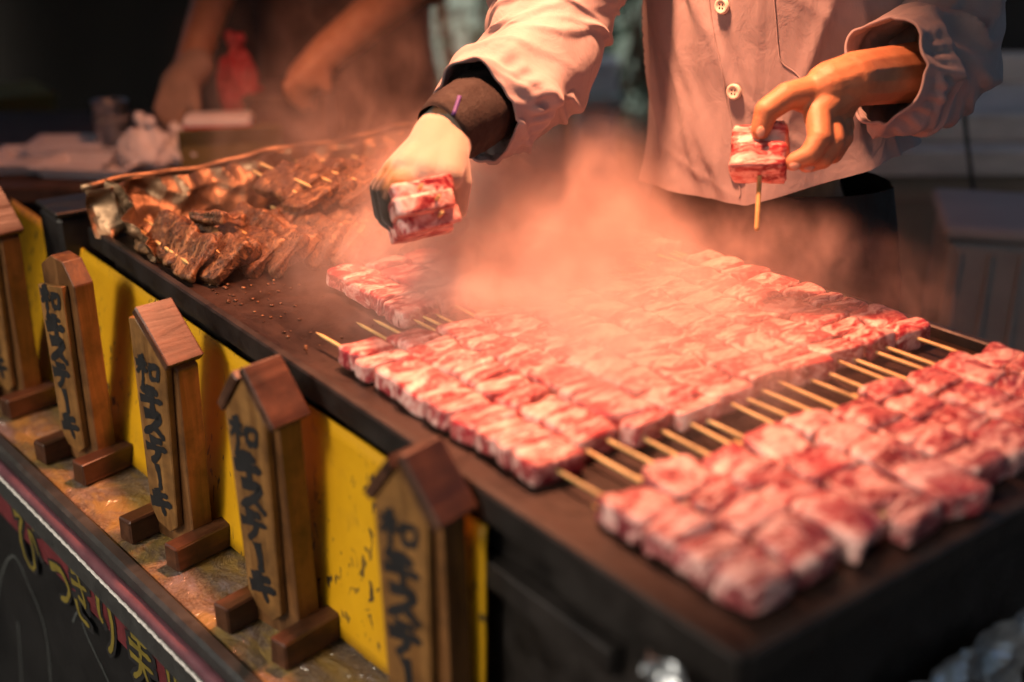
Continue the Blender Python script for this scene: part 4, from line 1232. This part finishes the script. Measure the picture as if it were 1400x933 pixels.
# greenery and pale kerb seen through the gap behind the cook
def shrub(px, hd_, rad, hgt, n, label, seed):
    p = gp(px, hd_); r = random.Random(seed)
    t = empty('shrub', p, label, 'shrub', 'shrubs beyond the stall')
    vs_, fs = [], []
    for _ in range(n):
        th = r.uniform(0, 2 * pi); z = r.uniform(.05, 1); rr = rad * sqrt(r.random()) * (1 - .55 * abs(z - .45)) * (1 + .35 * mn.noise(Vector((cos(th) * 2, sin(th) * 2, z * 3 + seed))))
        c = Vector((cos(th) * rr, sin(th) * rr, z * hgt))
        a = Vector((r.gauss(0, 1), r.gauss(0, 1), r.gauss(0, .6))).normalized(); b_ = a.cross(Vector((r.gauss(0, 1), r.gauss(0, 1), r.gauss(0, 1)))).normalized()
        L, W = r.uniform(.04, .09), r.uniform(.015, .03)
        i = len(vs_); vs_ += [c, c + a * L * .5 + b_ * W, c + a * L, c + a * L * .5 - b_ * W]; fs.append((i, i + 1, i + 2, i + 3))
    from_data('crown', vs_, fs, 'leaf', t, False)
    bm = bmesh.new()
    for k in range(6):
        a = k * 1.05; capsule(bm, (0, 0, .0), (cos(a) * rad * .5, sin(a) * rad * .5, hgt * .7), .03, .008, 6)
    from_bm('trunk', bm, 'bark', t, True)
    return t
simple('teal_paint', (0.46, 0.62, 0.57), 0.6, 0.2, 5)
shrub(640, 5.2, .75, 2.0, 900, 'leafy green shrub beyond the opening beside the dark shirt', 1)
shrub(800, 5.4, 1.0, 1.5, 1300, 'low leafy green shrub seen under the raised coat sleeve', 2)
shrub(900, 6.0, .8, 2.1, 900, 'tall leafy green shrub half hidden by the coat', 3)
fe = empty('board_fence', gp(770, 7.0), 'pale teal board fence behind the shrubs', 'fence', rz=ang)
for k in range(16):
    box('fence_board', (.235, .025, 1.9 + .02 * sin(k * 2.1)), ((k - 7.5) * .25, 0, .96), 'teal_paint', fe, .004)
for z in (.4, 1.5): box('rail', (4.0, .04, .08), (0, .034, z), 'teal_paint', fe, .004)
sp_ = empty('stone_post', gp(812, 4.55), 'short pale stone post in front of the shrubs', 'post', rz=ang)
box('shaft', (.15, .15, .50), (0, 0, .2505), 'stone_pale', sp_, .01); box('cap_stone', (.19, .19, .05), (0, 0, .5255), 'stone_pale', sp_, .008)
fb = empty('foam_box', gp(812, 4.55) + Vector((0, 0, .551)), 'white foam box standing on the pale stone post', 'box', rz=ang)
box('box_body', (.16, .16, .09), (0, 0, .0455), 'white_plastic', fb, .006); box('lid', (.17, .17, .03), (0, 0, .106), 'white_plastic', fb, .006)

# ---- canopy over the stall with its poles
can = empty('stall_canopy', (-1.1, .9, 0), 'dark red cloth canopy on steel poles over the stall', 'canopy')
vs_, fs = [], []
for j in range(11):
    for i in range(31):
        x = -3.6 + 4.6 * i / 30; y = -.15 + 2.05 * j / 10
        vs_.append(Vector((x + 1.1, y - .9, 2.15 + .30 * (1 - abs(j - 5) / 5) - .04 * sin(i / 30 * pi * 6) ** 2)))
for j in range(10):
    for i in range(30):
        a = j * 31 + i; fs.append((a, a + 1, a + 32, a + 31))
o = from_data('canopy_cloth', vs_, fs, 'canopy_cloth', can)
md = o.modifiers.new('thickness', 'SOLIDIFY'); md.thickness = .004
for x, y in ((-3.5, -.1), (.9, -.1), (-3.5, 1.86), (.9, 1.86)):
    tube('pole', [Vector((x + 1.1, y - .9, 0)), Vector((x + 1.1, y - .9, 2.15))], .02, 'clear_grey', can, 12)

vs_, fs = [], []
for j in range(9):
    for i in range(61):
        x = -3.55 + 4.45 * i / 60
        vs_.append(Vector((x + 1.1, -.15 - .9 + .02 * sin(x * 14) * j / 8, 2.15 - .46 * j / 8)))
for j in range(8):
    for i in range(60):
        a = j * 61 + i; fs.append((a, a + 1, a + 62, a + 61))
o = from_data('shade_valance', vs_, fs, 'canopy_cloth', can)  # added out of view to keep the sun off the cook and back rows
md = o.modifiers.new('thickness', 'SOLIDIFY'); md.thickness = .003
vs_, fs = [], []
for j in range(13):
    for i in range(41):
        x = -3.5 + 1.79 * i / 40
        vs_.append(Vector((x, -.16 + .02 * sin(x * 17) * j / 12, 1.70 - 1.2 * j / 12)))
for j in range(12):
    for i in range(40):
        a = j * 41 + i; fs.append((a, a + 1, a + 42, a + 41))
o = from_data('shade_curtain', vs_, fs, 'canopy_cloth'); tag(o, 'unseen dark red curtain added at the canopy front to shade the far signs', 'curtain')  # added out of view to block the sun from the far signs
md = o.modifiers.new('thickness', 'SOLIDIFY'); md.thickness = .003

# ---- hanging heat lamp over the griddle (the warm light on meat, smoke and coat) and an added fill lamp
def heat_lamp(LP, energy, cone, label):
    lamp = empty('hanging_lamp', LP, label, 'lamp', 'heat lamps over the griddle')
    lathe('lamp_shade', [(.03, .13), (.05, .125), (.10, .06), (.135, -.02), (.142, -.15), (.145, -.152), (.139, -.148), (.131, -.018), (.097, .058), (.047, .12), (.028, .126)], (0, 0, 0), 'lamp_enamel', lamp)
    lathe('bulb', [(0.0, -.015), (.02, -.010), (.03, .01), (.026, .035), (.014, .06), (.013, .08)], (0, 0, 0), 'bulb_glow', lamp)
    tube('cord', [Vector((0, 0, .12)), Vector((0, 0, .45)), Vector((0.01, 0, 2.30 - LP.z))], .004, 'black_rubber', lamp)
    ld = bpy.data.lights.new('lamp_light', 'SPOT')
    ld.energy = energy; ld.color = (1.0, 0.35, 0.175); ld.shadow_soft_size = .045
    ld.spot_size = radians(cone); ld.spot_blend = .55
    lo = bpy.data.objects.new('lamp_light', ld); col.objects.link(lo); lo.parent = lamp; lo.location = (0, 0, -.035)
heat_lamp(Vector((-1.02, .80, 1.84)), 138, 74, 'red enamel heat lamp hanging above the raw skewers')
heat_lamp(Vector((-1.50, .76, 1.70)), 22, 140, 'unseen red lamp added as fill above the cooked skewers')  # added fill light, softens the glove's shadow and lifts the far end

# ---- smoke rising from the plate: a volume grid made once by geometry nodes
SMOKE = [  # centre, radii, density, even part
    ((-.95, .77, PLATE_Z + .05), (.48, .30, .12), 34.0, .15),
    ((-1.13, .86, PLATE_Z + .08), (.30, .21, .17), 42.0, .14),
    ((-1.40, .80, PLATE_Z + .14), (.32, .32, .28), 2.5, .01),
    ((-.84, 1.04, PLATE_Z + .045), (.30, .09, .09), 22.0, .0),
    ((-1.15, .60, PLATE_Z + .04), (.30, .14, .08), 6.0, .02),
]
def smoke():
    x0, x1, y0, y1, z0, z1 = -1.75, -.50, .50, 1.32, PLATE_Z + .004, PLATE_Z + .50
    m = bpy.data.materials.new('smoke_air'); m.use_nodes = True; M['smoke_air'] = m
    nt = m.node_tree; nt.nodes.clear()
    out = nt.nodes.new('ShaderNodeOutputMaterial'); pv = nt.nodes.new('ShaderNodeVolumePrincipled')
    pv.inputs['Color'].default_value = (.97, .76, .69, 1); pv.inputs['Anisotropy'].default_value = 0.0  # pink tint puts the warm lamp glow into the smoke colour
    pv.inputs['Density'].default_value = 1.0
    nt.links.new(pv.outputs[0], out.inputs['Volume'])
    g = bpy.data.node_groups.new('smoke_field', 'GeometryNodeTree')
    g.interface.new_socket('Geometry', in_out='INPUT', socket_type='NodeSocketGeometry')
    g.interface.new_socket('Geometry', in_out='OUTPUT', socket_type='NodeSocketGeometry')
    gi = g.nodes.new('NodeGroupInput'); go = g.nodes.new('NodeGroupOutput')
    lk = g.links.new
    pos = g.nodes.new('GeometryNodeInputPosition').outputs[0]
    def mth(op, a, b_=None, c=None):
        n = g.nodes.new('ShaderNodeMath'); n.operation = op
        for k, v in enumerate((a, b_, c)):
            if v is None: continue
            if isinstance(v, (int, float)): n.inputs[k].default_value = v
            else: lk(v, n.inputs[k])
        return n.outputs[0]
    def vmt(op, a, b_):
        n = g.nodes.new('ShaderNodeVectorMath'); n.operation = op
        lk(a, n.inputs[0])
        if isinstance(b_, tuple): n.inputs[1].default_value = b_
        else: lk(b_, n.inputs[1])
        return n
    def nz(scale, mp, detail, dist, rough=.6):
        v = vmt('MULTIPLY', pos, mp).outputs[0]
        n = g.nodes.new('ShaderNodeTexNoise')
        for k, x in (('Scale', scale), ('Detail', detail), ('Roughness', rough), ('Distortion', dist)): n.inputs[k].default_value = x
        lk(v, n.inputs['Vector'])
        return n.outputs[0]
    n1 = nz(6.5, (1, 1, .75), 6, 1.4); n2 = nz(24, (1, 1, .6), 5, 2.2)
    sm = mth('MULTIPLY_ADD', n2, .45, n1)
    mr = g.nodes.new('ShaderNodeMapRange'); mr.inputs['From Min'].default_value = .66; mr.inputs['From Max'].default_value = .95
    lk(sm, mr.inputs['Value'])
    wisp = mth('POWER', mr.outputs[0], 1.6)
    total = None
    for (c, rad, w, base) in SMOKE:
        l = vmt('LENGTH', vmt('DIVIDE', vmt('SUBTRACT', pos, c).outputs[0], rad).outputs[0], (0, 0, 0)).outputs['Value']
        q = g.nodes.new('ShaderNodeMapRange'); q.interpolation_type = 'SMOOTHERSTEP'
        q.inputs['From Min'].default_value = 1; q.inputs['From Max'].default_value = 0; q.inputs['To Min'].default_value = 0; q.inputs['To Max'].default_value = w
        lk(l, q.inputs['Value'])
        term = mth('MULTIPLY', mth('ADD', wisp, base), q.outputs[0])
        total = term if total is None else mth('ADD', total, term)
    vc = g.nodes.new('GeometryNodeVolumeCube')
    lk(total, vc.inputs['Density'])
    vc.inputs['Min'].default_value = (x0, y0, z0); vc.inputs['Max'].default_value = (x1, y1, z1)
    vc.inputs['Resolution X'].default_value = 260; vc.inputs['Resolution Y'].default_value = 170; vc.inputs['Resolution Z'].default_value = 104
    smn = g.nodes.new('GeometryNodeSetMaterial'); smn.inputs['Material'].default_value = m
    lk(vc.outputs[0], smn.inputs[0]); lk(smn.outputs[0], go.inputs[0])
    me = bpy.data.meshes.new('smoke')
    vv = [(x, y, z) for z in (z0, z1) for x, y in ((x0, y0), (x1, y0), (x1, y1), (x0, y1))]
    me.from_pydata(vv, [], [(3, 2, 1, 0), (4, 5, 6, 7), (0, 1, 5, 4), (1, 2, 6, 5), (2, 3, 7, 6), (3, 0, 4, 7)])
    me.materials.append(m)
    o = bpy.data.objects.new('smoke', me); col.objects.link(o)
    md = o.modifiers.new('smoke_field', 'NODES'); md.node_group = g
    tag(o, 'cooking smoke tinted pink for the warm glow, rising off the griddle and raw meat', 'smoke', kind='stuff')
    return o
smoke()
scene.cycles.volume_step_rate = 3.0
